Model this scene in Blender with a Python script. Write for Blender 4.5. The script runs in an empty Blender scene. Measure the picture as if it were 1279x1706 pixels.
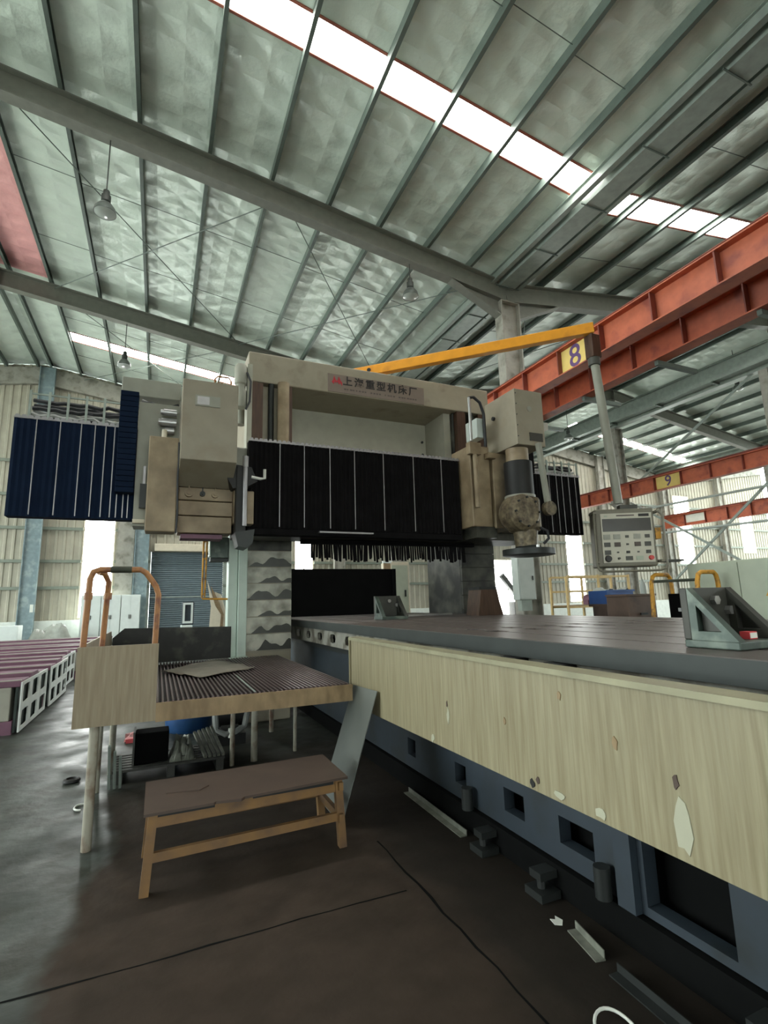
import bpy, math, random
from mathutils import Vector, Matrix
random.seed(7)
scene = bpy.context.scene
COL = scene.collection

# ------------------------------------------------------------------ camera, world, light, exposure
cam_data = bpy.data.cameras.new('camera')
cam = bpy.data.objects.new('camera', cam_data)
COL.objects.link(cam)
yaw, pitch, roll = math.radians(23.918), math.radians(9.996), math.radians(-1.557)
fwd = Vector((math.sin(yaw)*math.cos(pitch), math.cos(yaw)*math.cos(pitch), math.sin(pitch)))
r0 = fwd.cross(Vector((0, 0, 1))).normalized()
u0 = r0.cross(fwd)
rt = r0*math.cos(roll) + u0*math.sin(roll)
up = u0*math.cos(roll) - r0*math.sin(roll)
cam.matrix_world = Matrix(((rt.x, up.x, -fwd.x, 0), (rt.y, up.y, -fwd.y, 0), (rt.z, up.z, -fwd.z, 1.6), (0, 0, 0, 1)))
cam_data.sensor_fit = 'HORIZONTAL'
cam_data.sensor_width = 36.0
cam_data.lens = 845.7/1279*36
cam_data.clip_end = 300
scene.camera = cam

world = bpy.data.worlds.new('overcast_sky')
scene.world = world
world.use_nodes = True
bg = world.node_tree.nodes['Background']
bg.inputs['Color'].default_value = (0.86, 0.95, 0.93, 1)
bg.inputs['Strength'].default_value = 5.2
PANE_STRENGTH = 16.0
scene.view_settings.view_transform = 'Standard'
scene.view_settings.look = 'None'
scene.view_settings.gamma = 1.0
scene.view_settings.use_curve_mapping = False
scene.view_settings.exposure = 0.7

# ------------------------------------------------------------------ materials
def lin(c):
    return tuple(((v/255)/12.92 if v/255 <= 0.04045 else ((v/255+0.055)/1.055)**2.4) for v in c) + (1,)

MATS = {}
def pm(name, rgb, rough=0.6, metal=0.0, var=0.25, scale=6.0, stretch=(1, 1, 1), stain=None, sscale=3.0, amt=0.5, sstretch=(1, 1, 1),
       edge=0.08, bump=0.0, bscale=40.0, spec=None):
    """procedural paint / metal: base colour, soft tone variation, optional stain of another colour, fine bump"""
    m = bpy.data.materials.new(name); m.use_nodes = True
    nt = m.node_tree; b = nt.nodes['Principled BSDF']
    tc = nt.nodes.new('ShaderNodeTexCoord')
    def noise(sc, st, det=5):
        mp = nt.nodes.new('ShaderNodeMapping'); mp.inputs['Scale'].default_value = st
        nt.links.new(tc.outputs['Object'], mp.inputs['Vector'])
        n = nt.nodes.new('ShaderNodeTexNoise'); n.inputs['Scale'].default_value = sc; n.inputs['Detail'].default_value = det
        nt.links.new(mp.outputs['Vector'], n.inputs['Vector'])
        return n.outputs['Fac']
    base = lin(rgb)
    lo = tuple(v*(1-var) for v in base[:3]) + (1,); hi = tuple(min(1, v*(1+var)) for v in base[:3]) + (1,)
    ramp = nt.nodes.new('ShaderNodeValToRGB')
    ramp.color_ramp.elements[0].position = 0.3; ramp.color_ramp.elements[0].color = lo
    ramp.color_ramp.elements[1].position = 0.7; ramp.color_ramp.elements[1].color = hi
    nt.links.new(noise(scale, stretch), ramp.inputs['Fac'])
    out = ramp.outputs['Color']
    if stain is not None:
        sr = nt.nodes.new('ShaderNodeValToRGB')
        c = 1-amt
        sr.color_ramp.elements[0].position = max(0, c*0.5+0.25-edge); sr.color_ramp.elements[0].color = (0, 0, 0, 1)
        sr.color_ramp.elements[1].position = min(1, c*0.5+0.25+edge); sr.color_ramp.elements[1].color = (1, 1, 1, 1)
        nt.links.new(noise(sscale, sstretch, 8), sr.inputs['Fac'])
        mx = nt.nodes.new('ShaderNodeMixRGB'); mx.inputs['Color2'].default_value = lin(stain)
        nt.links.new(sr.outputs['Color'], mx.inputs['Fac']); nt.links.new(out, mx.inputs['Color1'])
        out = mx.outputs['Color']
    nt.links.new(out, b.inputs['Base Color'])
    b.inputs['Roughness'].default_value = rough; b.inputs['Metallic'].default_value = metal
    if spec is not None: b.inputs['Specular IOR Level'].default_value = spec
    if bump:
        bn = nt.nodes.new('ShaderNodeBump'); bn.inputs['Strength'].default_value = bump; bn.inputs['Distance'].default_value = 0.02
        nt.links.new(noise(bscale, stretch), bn.inputs['Height']); nt.links.new(bn.outputs['Normal'], b.inputs['Normal'])
    MATS[name] = m
    return m

def emit(name, rgb, s):
    m = bpy.data.materials.new(name); m.use_nodes = True
    nt = m.node_tree; b = nt.nodes['Principled BSDF']
    b.inputs['Base Color'].default_value = (0.8, 0.8, 0.8, 1)
    b.inputs['Emission Color'].default_value = rgb
    b.inputs['Emission Strength'].default_value = s
    MATS[name] = m
    return m

def foil_mat(name, rgb):
    """silvery quilted insulation foil: diamond welds and wrinkles as relief"""
    m = bpy.data.materials.new(name); m.use_nodes = True
    nt = m.node_tree; b = nt.nodes['Principled BSDF']
    tc = nt.nodes.new('ShaderNodeTexCoord')
    n = nt.nodes.new('ShaderNodeTexNoise'); n.inputs['Scale'].default_value = 1.6; n.inputs['Detail'].default_value = 6
    nt.links.new(tc.outputs['Object'], n.inputs['Vector'])
    ramp = nt.nodes.new('ShaderNodeValToRGB'); base = lin(rgb)
    ramp.color_ramp.elements[0].position = 0.25; ramp.color_ramp.elements[0].color = tuple(v*0.9 for v in base[:3])+(1,)
    ramp.color_ramp.elements[1].position = 0.75; ramp.color_ramp.elements[1].color = tuple(min(1, v*1.08) for v in base[:3])+(1,)
    nt.links.new(n.outputs['Fac'], ramp.inputs['Fac']); nt.links.new(ramp.outputs['Color'], b.inputs['Base Color'])
    h = None
    for ang in (0.9, -0.9):
        mp = nt.nodes.new('ShaderNodeMapping'); mp.inputs['Rotation'].default_value = (0, 0, ang)
        nt.links.new(tc.outputs['Object'], mp.inputs['Vector'])
        w = nt.nodes.new('ShaderNodeTexWave'); w.wave_type = 'BANDS'; w.inputs['Scale'].default_value = 0.55
        w.inputs['Distortion'].default_value = 0.7; w.inputs['Detail'].default_value = 2; w.inputs['Detail Scale'].default_value = 0.6
        nt.links.new(mp.outputs['Vector'], w.inputs['Vector'])
        if h is None: h = w.outputs['Fac']
        else:
            a = nt.nodes.new('ShaderNodeMath'); a.operation = 'MINIMUM'
            nt.links.new(h, a.inputs[0]); nt.links.new(w.outputs['Fac'], a.inputs[1]); h = a.outputs[0]
    n2 = nt.nodes.new('ShaderNodeTexNoise'); n2.inputs['Scale'].default_value = 3.5; n2.inputs['Detail'].default_value = 5
    nt.links.new(tc.outputs['Object'], n2.inputs['Vector'])
    ad = nt.nodes.new('ShaderNodeMath'); ad.operation = 'MULTIPLY_ADD'; ad.inputs[1].default_value = 1.0
    nt.links.new(n2.outputs['Fac'], ad.inputs[0]); nt.links.new(h, ad.inputs[2])
    bn = nt.nodes.new('ShaderNodeBump'); bn.inputs['Strength'].default_value = 0.55; bn.inputs['Distance'].default_value = 0.06
    nt.links.new(ad.outputs[0], bn.inputs['Height']); nt.links.new(bn.outputs['Normal'], b.inputs['Normal'])
    b.inputs['Roughness'].default_value = 0.4; b.inputs['Metallic'].default_value = 0.15
    MATS[name] = m
    return m

def floor_mat():
    """worn concrete, pale and slick to the left, a brown area by the bench"""
    m = bpy.data.materials.new('worn_concrete'); m.use_nodes = True
    nt = m.node_tree; b = nt.nodes['Principled BSDF']; L = nt.links.new
    tc = nt.nodes.new('ShaderNodeTexCoord')
    def noise(s, d=6):
        n = nt.nodes.new('ShaderNodeTexNoise'); n.inputs['Scale'].default_value = s; n.inputs['Detail'].default_value = d
        L(tc.outputs['Object'], n.inputs['Vector']); return n.outputs['Fac']
    def ramp(f, p0, c0, p1, c1):
        r = nt.nodes.new('ShaderNodeValToRGB'); r.color_ramp.elements[0].position = p0; r.color_ramp.elements[0].color = c0
        r.color_ramp.elements[1].position = p1; r.color_ramp.elements[1].color = c1; L(f, r.inputs['Fac']); return r.outputs['Color']
    grey = ramp(noise(1.7), 0.3, lin((42, 46, 42)), 0.72, lin((80, 85, 81)))
    dirt = ramp(noise(3.1, 9), 0.48, (0, 0, 0, 1), 0.62, (1, 1, 1, 1))
    mx = nt.nodes.new('ShaderNodeMixRGB'); mx.inputs['Color2'].default_value = lin((52, 54, 48)); L(dirt, mx.inputs['Fac']); L(grey, mx.inputs['Color1'])
    brown = ramp(noise(4.3, 8), 0.3, lin((46, 38, 31)), 0.75, lin((62, 52, 44)))
    # brown area: right of a ragged line through the bench, with its own outline
    sep = nt.nodes.new('ShaderNodeSeparateXYZ'); L(tc.outputs['Object'], sep.inputs[0])
    def mth(op, a, bb):
        q = nt.nodes.new('ShaderNodeMath'); q.operation = op
        for i, v in enumerate((a, bb)):
            if isinstance(v, (int, float)): q.inputs[i].default_value = v
            else: L(v, q.inputs[i])
        return q.outputs[0]
    k = mth('ADD', sep.outputs['X'], mth('MULTIPLY', mth('SUBTRACT', noise(1.3), 0.5), 0.75))
    k = mth('ADD', k, mth('MULTIPLY', mth('SUBTRACT', sep.outputs['Y'], 3.0), -0.05))
    edge = ramp(mth('ADD', k, 0.8), 0.38, (0, 0, 0, 1), 0.5, (1, 1, 1, 1))
    yfar = ramp(mth('MULTIPLY', sep.outputs['Y'], 0.1), 0.46, (1, 1, 1, 1), 0.7, (0, 0, 0, 1))
    fac = mth('MULTIPLY', edge, yfar)
    mx2 = nt.nodes.new('ShaderNodeMixRGB'); L(fac, mx2.inputs['Fac']); L(mx.outputs['Color'], mx2.inputs['Color1']); L(brown, mx2.inputs['Color2'])
    # black oil spilt along the machine bed, with its own ragged edge
    ko = mth('ADD', sep.outputs['X'], mth('MULTIPLY', mth('SUBTRACT', noise(2.4), 0.5), 0.5))
    oil = ramp(mth('SUBTRACT', ko, 1.0), 0.36, (0, 0, 0, 1), 0.62, (0.75, 0.75, 0.75, 1))
    lim = ramp(mth('MULTIPLY', sep.outputs['X'], 0.1), 0.5, (1, 1, 1, 1), 0.56, (0, 0, 0, 1))
    mx3 = nt.nodes.new('ShaderNodeMixRGB'); L(mth('MULTIPLY', mth('MULTIPLY', oil, lim), yfar), mx3.inputs['Fac']); L(mx2.outputs['Color'], mx3.inputs['Color1']); mx3.inputs['Color2'].default_value = lin((27, 25, 21))
    L(mx3.outputs['Color'], b.inputs['Base Color'])
    rr = ramp(noise(2.2, 7), 0.35, (0.34, 0.34, 0.34, 1), 0.7, (0.62, 0.62, 0.62, 1))
    rx = mth('ADD', rr, mth('MULTIPLY', fac, 0.3))
    L(rx, b.inputs['Roughness']); b.inputs['Specular IOR Level'].default_value = 0.18
    bn = nt.nodes.new('ShaderNodeBump'); bn.inputs['Strength'].default_value = 0.25; bn.inputs['Distance'].default_value = 0.02
    L(noise(9, 8), bn.inputs['Height']); L(bn.outputs['Normal'], b.inputs['Normal'])
    MATS['worn_concrete'] = m
    return m

floor_mat()
foil_mat('foil', (212, 225, 214))
foil_mat('pink_foil', (236, 172, 172))
pm('bounce_concrete', (205, 204, 196), 0.8, 0, 0.1, scale=1)
pm('steel_paint', (92, 104, 97), 0.5, 0.1, 0.12)
pm('rafter_paint', (112, 114, 105), 0.55, 0.1, 0.1)
pm('column_paint', (150, 148, 138), 0.6, 0, 0.12, stain=(110, 108, 98), amt=0.35)
pm('wall_column', (120, 138, 142), 0.55, 0, 0.15, stain=(150, 165, 165), amt=0.3)
pm('galvanised', (150, 160, 152), 0.45, 0.3, 0.12)
pm('cladding', (160, 156, 140), 0.6, 0, 0.1, scale=2)
pm('girt_paint', (116, 124, 112), 0.55, 0, 0.1)
pm('white_wall', (205, 210, 203), 0.7, 0, 0.08)
pm('shutter', (104, 118, 124), 0.5, 0.2, 0.08)
pm('cream', (196, 188, 168), 0.6, 0, 0.08)
pm('crane_red', (178, 92, 62), 0.55, 0, 0.14, stain=(140, 66, 50), amt=0.3)
pm('crane_dark', (120, 58, 46), 0.6, 0, 0.14)
pm('trim_red', (150, 84, 66), 0.6, 0, 0.1)
pm('sign_yellow', (214, 190, 110), 0.6, 0, 0.06)
pm('sign_purple', (88, 62, 110), 0.6, 0, 0.05)
pm('arm_yellow', (224, 150, 34), 0.45, 0, 0.08, stain=(190, 122, 30), amt=0.25)
pm('rail_yellow', (196, 142, 48), 0.5, 0, 0.14, stain=(110, 80, 50), amt=0.3, sscale=14)
pm('rail_orange', (150, 102, 58), 0.5, 0, 0.14, stain=(120, 74, 48), amt=0.35, sscale=14)
pm('rack_yellow', (186, 160, 106), 0.6, 0, 0.12)
pm('dark_tape', (54, 58, 46), 0.7)
pm('machine_beige', (140, 132, 115), 0.5, 0, 0.07, stain=(128, 116, 96), amt=0.25, sscale=2)
pm('machine_dirty', (146, 130, 104), 0.55, 0, 0.18, stain=(108, 90, 66), amt=0.4, sscale=4, edge=0.22)
pm('machine_grey', (140, 140, 128), 0.5, 0, 0.08)
pm('beam_beige', (146, 138, 120), 0.55, 0, 0.06, stain=(122, 112, 96), amt=0.2)
pm('beam_inner', (160, 158, 144), 0.6, 0, 0.06)
pm('way_brown', (72, 52, 40), 0.4, 0.3, 0.3, scale=10, stretch=(4, 4, 0.4))
pm('bellows_shade_black', (20, 19, 20), 0.95, 0, 0.25, spec=0.1)  # same cloth as the blue bellows, shade put into its colour; also plain black parts
pm('bellows_blue', (20, 31, 50), 0.95, 0, 0.1, spec=0.1)
pm('strip_metal', (150, 148, 150), 0.4, 0.5, 0.1)
pm('plate_stained', (176, 174, 160), 0.5, 0.1, 0.14, stain=(92, 92, 80), amt=0.35, sscale=4, edge=0.15)
pm('oil_stain', (44, 45, 36), 0.4, 0.1, 0.25, scale=9)
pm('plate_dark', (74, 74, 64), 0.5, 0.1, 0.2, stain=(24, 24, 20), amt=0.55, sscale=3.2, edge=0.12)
pm('mint', (172, 187, 175), 0.45, 0, 0.05)
pm('dirty_spindle', (124, 112, 88), 0.5, 0.2, 0.35, scale=22, stain=(62, 52, 40), amt=0.5, sscale=14, edge=0.2)
pm('black_oil', (18, 18, 17), 0.6, 0.1, 0.3)
pm('steel_bare', (170, 170, 168), 0.3, 0.8, 0.12)
pm('steel_dark', (38, 41, 40), 0.5, 0.3, 0.2)
pm('table_top', (70, 61, 56), 0.45, 0.1, 0.14, scale=3, stretch=(6, 0.6, 1), bump=0.05)
pm('table_side', (42, 47, 45), 0.5, 0.3, 0.2, scale=5)
pm('skirt_grey', (134, 132, 122), 0.55, 0.1, 0.15, stain=(80, 74, 62), amt=0.4, sscale=5)
pm('bed_blue', (38, 48, 57), 0.6, 0, 0.14, stain=(30, 37, 40), amt=0.35, sscale=3)
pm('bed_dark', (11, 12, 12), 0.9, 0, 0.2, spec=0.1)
pm('guard_beige', (146, 138, 110), 0.5, 0, 0.09, scale=9, stretch=(6, 6, 0.45), stain=(122, 112, 84), amt=0.45, sscale=9, sstretch=(6, 6, 0.3), edge=0.2, bump=0.12, bscale=22)
pm('guard_chip', (166, 165, 144), 0.6, 0, 0.05)
pm('guard_lip', (140, 136, 110), 0.45, 0.2, 0.18)
pm('platform_paint', (142, 130, 106), 0.55, 0, 0.08, scale=9, stretch=(6, 6, 0.5), stain=(122, 106, 82), amt=0.42, sscale=10, sstretch=(4, 4, 0.3), edge=0.22, bump=0.08, bscale=22)
pm('fascia_dirty', (142, 120, 88), 0.6, 0, 0.14, scale=8, stain=(104, 84, 56), amt=0.4, sscale=6, sstretch=(2, 2, 0.8), edge=0.2)
pm('grate', (92, 78, 78), 0.38, 0.45, 0.2)
pm('grate_base', (34, 30, 30), 0.8)
pm('rubber_dark', (34, 34, 32), 0.7, 0, 0.35, stain=(70, 70, 62), amt=0.3, sscale=4)
pm('cloth_grey', (120, 114, 102), 0.8, 0, 0.2, bump=0.3, bscale=12)
pm('bench_rust', (74, 60, 51), 0.6, 0.1, 0.18, scale=5, stain=(70, 55, 47), amt=0.4, sscale=3, edge=0.2)
pm('bench_yellow', (138, 102, 54), 0.55, 0, 0.15, stain=(88, 66, 48), amt=0.5, sscale=6, edge=0.2)
pm('leg_paint', (150, 146, 132), 0.5, 0, 0.1, stain=(100, 76, 58), amt=0.35, sscale=7, sstretch=(1, 1, 0.7))
pm('sheet_steel', (96, 100, 95), 0.5, 0.3, 0.14, scale=3)
pm('casting_grey', (152, 150, 138), 0.6, 0, 0.1)
pm('casting_purple', (106, 70, 88), 0.6, 0, 0.14)
pm('casting_white', (206, 212, 208), 0.5, 0, 0.06)
pm('casting_green', (30, 44, 38), 0.6, 0, 0.2)
pm('cabinet_white', (204, 212, 208), 0.5, 0, 0.04)
pm('cabinet_green', (164, 172, 154), 0.55, 0, 0.05)
pm('tarp_grey', (142, 146, 138), 0.5, 0, 0.15, bump=0.4, bscale=5)
pm('ebox_grey', (176, 184, 178), 0.5, 0, 0.05)
pm('black_panel', (11, 11, 11), 1.0, 0, 0.2, spec=0.05)
pm('blue_plastic', (40, 84, 150), 0.45, 0, 0.12)
pm('blue_drum', (36, 74, 120), 0.45, 0, 0.15)
pm('brown_box', (94, 74, 62), 0.6, 0, 0.15, stain=(72, 56, 48), amt=0.4)
pm('white_sack', (225, 226, 220), 0.7, 0, 0.06)
pm('scrap', (120, 122, 112), 0.5, 0.3, 0.3, scale=14)
pm('scrap_dark', (56, 56, 52), 0.6, 0.2, 0.3, scale=14)
pm('wood_plank', (140, 120, 92), 0.7, 0, 0.2, stretch=(1, 6, 6))
pm('angle_green', (68, 80, 73), 0.45, 0.2, 0.2, scale=12, stain=(104, 114, 104), amt=0.3, sscale=9)
pm('angle_dark', (56, 56, 50), 0.5, 0.2, 0.25)
pm('panel_face', (190, 186, 170), 0.5, 0, 0.04)
pm('panel_case', (112, 108, 94), 0.5, 0.1, 0.1)
pm('key_grey', (150, 150, 138), 0.5)
pm('key_dark', (66, 66, 60), 0.5)
pm('screen_dark', (66, 64, 60), 0.25, 0, 0.1)
pm('red_button', (180, 52, 48), 0.4)
pm('letter_black', (26, 22, 20), 0.5)
pm('letter_faint', (88, 78, 72), 0.6)
pm('logo_red', (176, 40, 52), 0.5)
pm('sign_board', (122, 108, 98), 0.5, 0.1, 0.06)
pm('plate_silver', (160, 160, 160), 0.3, 0.6, 0.1)
pm('lamp_shell', (120, 126, 122), 0.35, 0.6, 0.12)
pm('lamp_dark', (60, 64, 60), 0.5, 0.3)
pm('lamp_glass', (176, 184, 178), 0.15, 0, 0.05)
pm('cable_grey', (140, 142, 138), 0.5, 0, 0.2)
pm('cable_black', (36, 37, 40), 0.6, 0, 0.2)
pm('paper_white', (214, 216, 206), 0.8, 0, 0.05)
pm('white_cord', (206, 208, 200), 0.5, 0, 0.04)
pm('red_plastic', (196, 70, 74), 0.5)
pm('cart_pink', (196, 130, 130), 0.6)
emit('skylight_sheet', (1.0, 0.985, 0.94, 1), PANE_STRENGTH)
emit('window_sheet', (0.96, 1.0, 0.97, 1), PANE_STRENGTH*0.75)
M = MATS

# ------------------------------------------------------------------ mesh helpers
class MB:
    def __init__(s): s.v = []; s.f = []
    def add(s, vs, fs):
        n = len(s.v); s.v += [tuple(p) for p in vs]; s.f += [tuple(i+n for i in q) for q in fs]; return s
    def box(s, x0, x1, y0, y1, z0, z1):
        vs = [(x, y, z) for z in (z0, z1) for y in (y0, y1) for x in (x0, x1)]
        return s.add(vs, [(0, 2, 3, 1), (4, 5, 7, 6), (0, 1, 5, 4), (2, 6, 7, 3), (0, 4, 6, 2), (1, 3, 7, 5)])
    def bar(s, p, q, w, h, upv=(0, 0, 1)):
        p, q = Vector(p), Vector(q); d = (q-p).normalized(); a = d.cross(Vector(upv))
        if a.length < 1e-4: a = d.cross(Vector((0, 1, 0)))
        a.normalize(); b = a.cross(d)
        vs = [e + a*(sx*w/2) + b*(sy*h/2) for e in (p, q) for sy in (-1, 1) for sx in (-1, 1)]
        return s.add(vs, [(0, 1, 3, 2), (4, 6, 7, 5), (0, 4, 5, 1), (2, 3, 7, 6), (0, 2, 6, 4), (1, 5, 7, 3)])
    def cyl(s, p, q, r1, r2=None, n=16):
        r2 = r1 if r2 is None else r2
        p, q = Vector(p), Vector(q); d = (q-p).normalized()
        a = d.cross(Vector((0, 0, 1)))
        if a.length < 1e-3: a = d.cross(Vector((0, 1, 0)))
        a.normalize(); b = d.cross(a)
        vs = []
        for c, r in ((p, r1), (q, r2)):
            for i in range(n):
                t = 2*math.pi*i/n; vs.append(c + a*(math.cos(t)*r) + b*(math.sin(t)*r))
        fs = [(i, (i+1) % n, n+(i+1) % n, n+i) for i in range(n)]
        fs += [tuple(range(n-1, -1, -1)), tuple(range(n, 2*n))]
        return s.add(vs, fs)
    def tube(s, pts, r, n=8):
        pts = [Vector(p) for p in pts]; N = len(pts); vs = []; ref = None
        for i, p in enumerate(pts):
            d = (pts[min(i+1, N-1)]-pts[max(i-1, 0)]).normalized()
            if ref is None:
                ref = d.cross(Vector((0, 0, 1)))
                if ref.length < 1e-2: ref = d.cross(Vector((0, 1, 0)))
            a = (ref - d*ref.dot(d)).normalized(); ref = a; b = d.cross(a)
            for k in range(n):
                t = 2*math.pi*k/n; vs.append(p + a*(math.cos(t)*r) + b*(math.sin(t)*r))
        fs = [(i*n+k, i*n+(k+1) % n, (i+1)*n+(k+1) % n, (i+1)*n+k) for i in range(N-1) for k in range(n)]
        fs += [tuple(range(n-1, -1, -1)), tuple(range((N-1)*n, N*n))]
        return s.add(vs, fs)
    def lathe(s, c, prof, n=20):
        """profile of (r, z) about a vertical axis through c"""
        vs = [(c[0]+r*math.cos(2*math.pi*k/n), c[1]+r*math.sin(2*math.pi*k/n), c[2]+z) for r, z in prof for k in range(n)]
        N = len(prof)
        fs = [(i*n+k, i*n+(k+1) % n, (i+1)*n+(k+1) % n, (i+1)*n+k) for i in range(N-1) for k in range(n)]
        fs += [tuple(range(n-1, -1, -1)), tuple(range((N-1)*n, N*n))]
        return s.add(vs, fs)
    def prism(s, poly, axis, a, b):
        """polygon of 2-D points pushed along an axis from a to b; 'x': (y,z), 'y': (x,z), 'z': (x,y)"""
        def P(u, v, w): return {'x': (w, u, v), 'y': (u, w, v), 'z': (u, v, w)}[axis]
        n = len(poly)
        vs = [P(u, v, a) for u, v in poly] + [P(u, v, b) for u, v in poly]
        fs = [tuple(range(n-1, -1, -1)), tuple(range(n, 2*n))] + [(i, (i+1) % n, n+(i+1) % n, n+i) for i in range(n)]
        return s.add(vs, fs)
    def holed(s, cells, axis, a, b, rnd=0.0):
        """plate made of rectangular cells ((u0,u1,v0,v1),(hu0,hu1,hv0,hv1)) each with a hole, from a to b along axis"""
        def P(u, v, w): return {'x': (w, u, v), 'y': (u, w, v), 'z': (u, v, w)}[axis]
        for (u0, u1, v0, v1), hole in cells:
            h0, h1, k0, k1 = hole; hm, km = (h0+h1)/2, (k0+k1)/2
            o = [(u0, v0), ((u0+u1)/2, v0), (u1, v0), (u1, (v0+v1)/2), (u1, v1), ((u0+u1)/2, v1), (u0, v1), (u0, (v0+v1)/2)]
            du, dv = (h1-h0)*rnd, (k1-k0)*rnd
            i = [(h0+du, k0+dv), (hm, k0), (h1-du, k0+dv), (h1, km), (h1-du, k1-dv), (hm, k1), (h0+du, k1-dv), (h0, km)]
            vs = [P(*q, a) for q in o]+[P(*q, a) for q in i]+[P(*q, b) for q in o]+[P(*q, b) for q in i]
            fs = []
            for k in range(8):
                j = (k+1) % 8
                fs += [(k, j, 8+j, 8+k), (16+k, 24+k, 24+j, 16+j), (8+k, 8+j, 24+j, 24+k), (k, 16+k, 16+j, j)]
            s.add(vs, fs)
        return s
    def mesh(s, name, mat, smooth=False):
        me = bpy.data.meshes.new(name); me.from_pydata(s.v, [], s.f); me.materials.append(M[mat])
        import bmesh
        bm = bmesh.new(); bm.from_mesh(me); bmesh.ops.recalc_face_normals(bm, faces=bm.faces); bm.to_mesh(me); bm.free()
        if smooth:
            me.polygons.foreach_set('use_smooth', [True]*len(me.polygons))
            me.set_sharp_from_angle(angle=math.radians(40))
        return me
    def build(s, name, mat, parent=None, smooth=False, bevel=0.0):
        o = bpy.data.objects.new(name, s.mesh(name, mat, smooth)); COL.objects.link(o)
        if bevel:
            bv = o.modifiers.new('bevel', 'BEVEL'); bv.width = bevel; bv.segments = 2; bv.limit_method = 'ANGLE'
        attach(o, parent)
        return o

WLOC = {}
def attach(o, parent):
    if parent is None: return
    o.parent = parent
    if parent.name in WLOC: o.location = -WLOC[parent.name]

def thing(name, label, cat, loc, group=None, kind=None):
    o = bpy.data.objects.new(name, None); COL.objects.link(o); o.location = loc; o.empty_display_size = 0.2
    WLOC[o.name] = Vector(loc)
    if kind: o['kind'] = kind
    if label: tag(o, label, cat, group)
    return o
def tag(o, label, cat, group=None):
    o['label'] = label; o['category'] = cat
    if group: o['group'] = group
    return o
def struct(o): o['kind'] = 'structure'; return o
def sset(name, loc=(0, 0, 0)): return thing(name, None, None, loc, kind='structure')
def clone(root, delta, label=None, group=None, parent=None):
    c = root.copy(); COL.objects.link(c); c.location = root.location + Vector(delta)
    if root.name in WLOC: WLOC[c.name] = WLOC[root.name] + Vector(delta)
    if label: c['label'] = label
    if group: c['group'] = group
    for ch in list(root.children):
        d = ch.copy(); COL.objects.link(d); d.parent = c
        for g in list(ch.children):
            e = g.copy(); COL.objects.link(e); e.parent = d
    return c
def ibeam(p, q, h, b, tf=0.03, tw=0.03, upv=(0, 0, 1)):
    """I section whose web is centred on p-q"""
    p, q, U = Vector(p), Vector(q), Vector(upv); d = (q-p).normalized(); a = d.cross(U).normalized(); U = a.cross(d)
    m = MB(); m.bar(p, q, tw, h-2*tf, upv)
    for sg in (-1, 1): m.bar(p+U*(sg*(h/2-tf/2)), q+U*(sg*(h/2-tf/2)), b, tf, upv)
    return m
def text_mesh(name, body, size, mat, parent, origin, ax, ay, depth=0.004, align='CENTER', bold=0.0):
    cu = bpy.data.curves.new(name, 'FONT'); cu.body = body; cu.size = size; cu.extrude = depth; cu.align_x = align; cu.align_y = 'CENTER'; cu.offset = bold
    t = bpy.data.objects.new(name, cu); COL.objects.link(t)
    bpy.context.view_layer.update()
    me = bpy.data.meshes.new_from_object(t.evaluated_get(bpy.context.evaluated_depsgraph_get()))
    bpy.data.objects.remove(t); bpy.data.curves.remove(cu)
    ax, ay = Vector(ax).normalized(), Vector(ay).normalized(); az = ax.cross(ay); og = Vector(origin)
    for v in me.vertices: v.co = og + ax*v.co.x + ay*v.co.y + az*v.co.z
    me.materials.clear(); me.materials.append(M[mat])
    o = bpy.data.objects.new(name, me); COL.objects.link(o); attach(o, parent)
    return o

# ------------------------------------------------------------------ hall dimensions
SL = 0.147
XS = [-17.0, -4.9, 8.2, 20.3, 32.4, 44.5]
def rz(x):
    """underside of the roof sheet"""
    if x <= -4.9: return 12.05 - SL*(-4.9-x)
    if x <= 8.2: return 10.12 + SL*(8.2-x)
    if x <= 20.3: return 10.12 + SL*(x-8.2)
    if x <= 32.4: return 10.12 + SL*(32.4-x)
    return 10.12 + SL*(x-32.4)
YB, YE = -11.9, 24.5
FR = [-4.6, 2.7, 10.0, 17.3]

# ------------------------------------------------------------------ floor
f = MB(); f.box(-17.0, 44.5, YB, YE+0.3, -0.3, 0.0)
fl = struct(f.build('floor', 'worn_concrete'))
# unseen pale ground around the hall, added to bounce daylight onto the roof
for i, (a, b, c, d) in enumerate(((-80, -17.001, -40, 70), (44.501, 110, -40, 70), (-17, 44.5, YE+0.301, 70), (-17, 44.5, -40, YB-0.001))):
    yd = struct(MB().box(a, b, c, d, -0.35, -0.02).build('bounce_ground', 'bounce_concrete'))

def joint(pts, w, seed):
    q = random.Random(seed); m = MB(); vs = []
    for (x, y), (nx_, ny_) in pts:
        a = w*q.uniform(0.6, 1.3); vs += [(x-nx_*a, y-ny_*a, 0.0012), (x+nx_*a, y+ny_*a, 0.0012)]
    m.add(vs, [(2*i, 2*i+1, 2*i+3, 2*i+2) for i in range(len(pts)-1)]); m.build('slab_joint', 'bed_dark', fl)
rj = random.Random(2)
joint([((-3+0.15*i, 2.88+rj.uniform(-.008, .008)), (0, 1)) for i in range(30)], 0.006, 1)
joint([((1.43+rj.uniform(-.012, .012), -1+0.15*i), (1, 0)) for i in range(31)], 0.008, 2)
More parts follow.
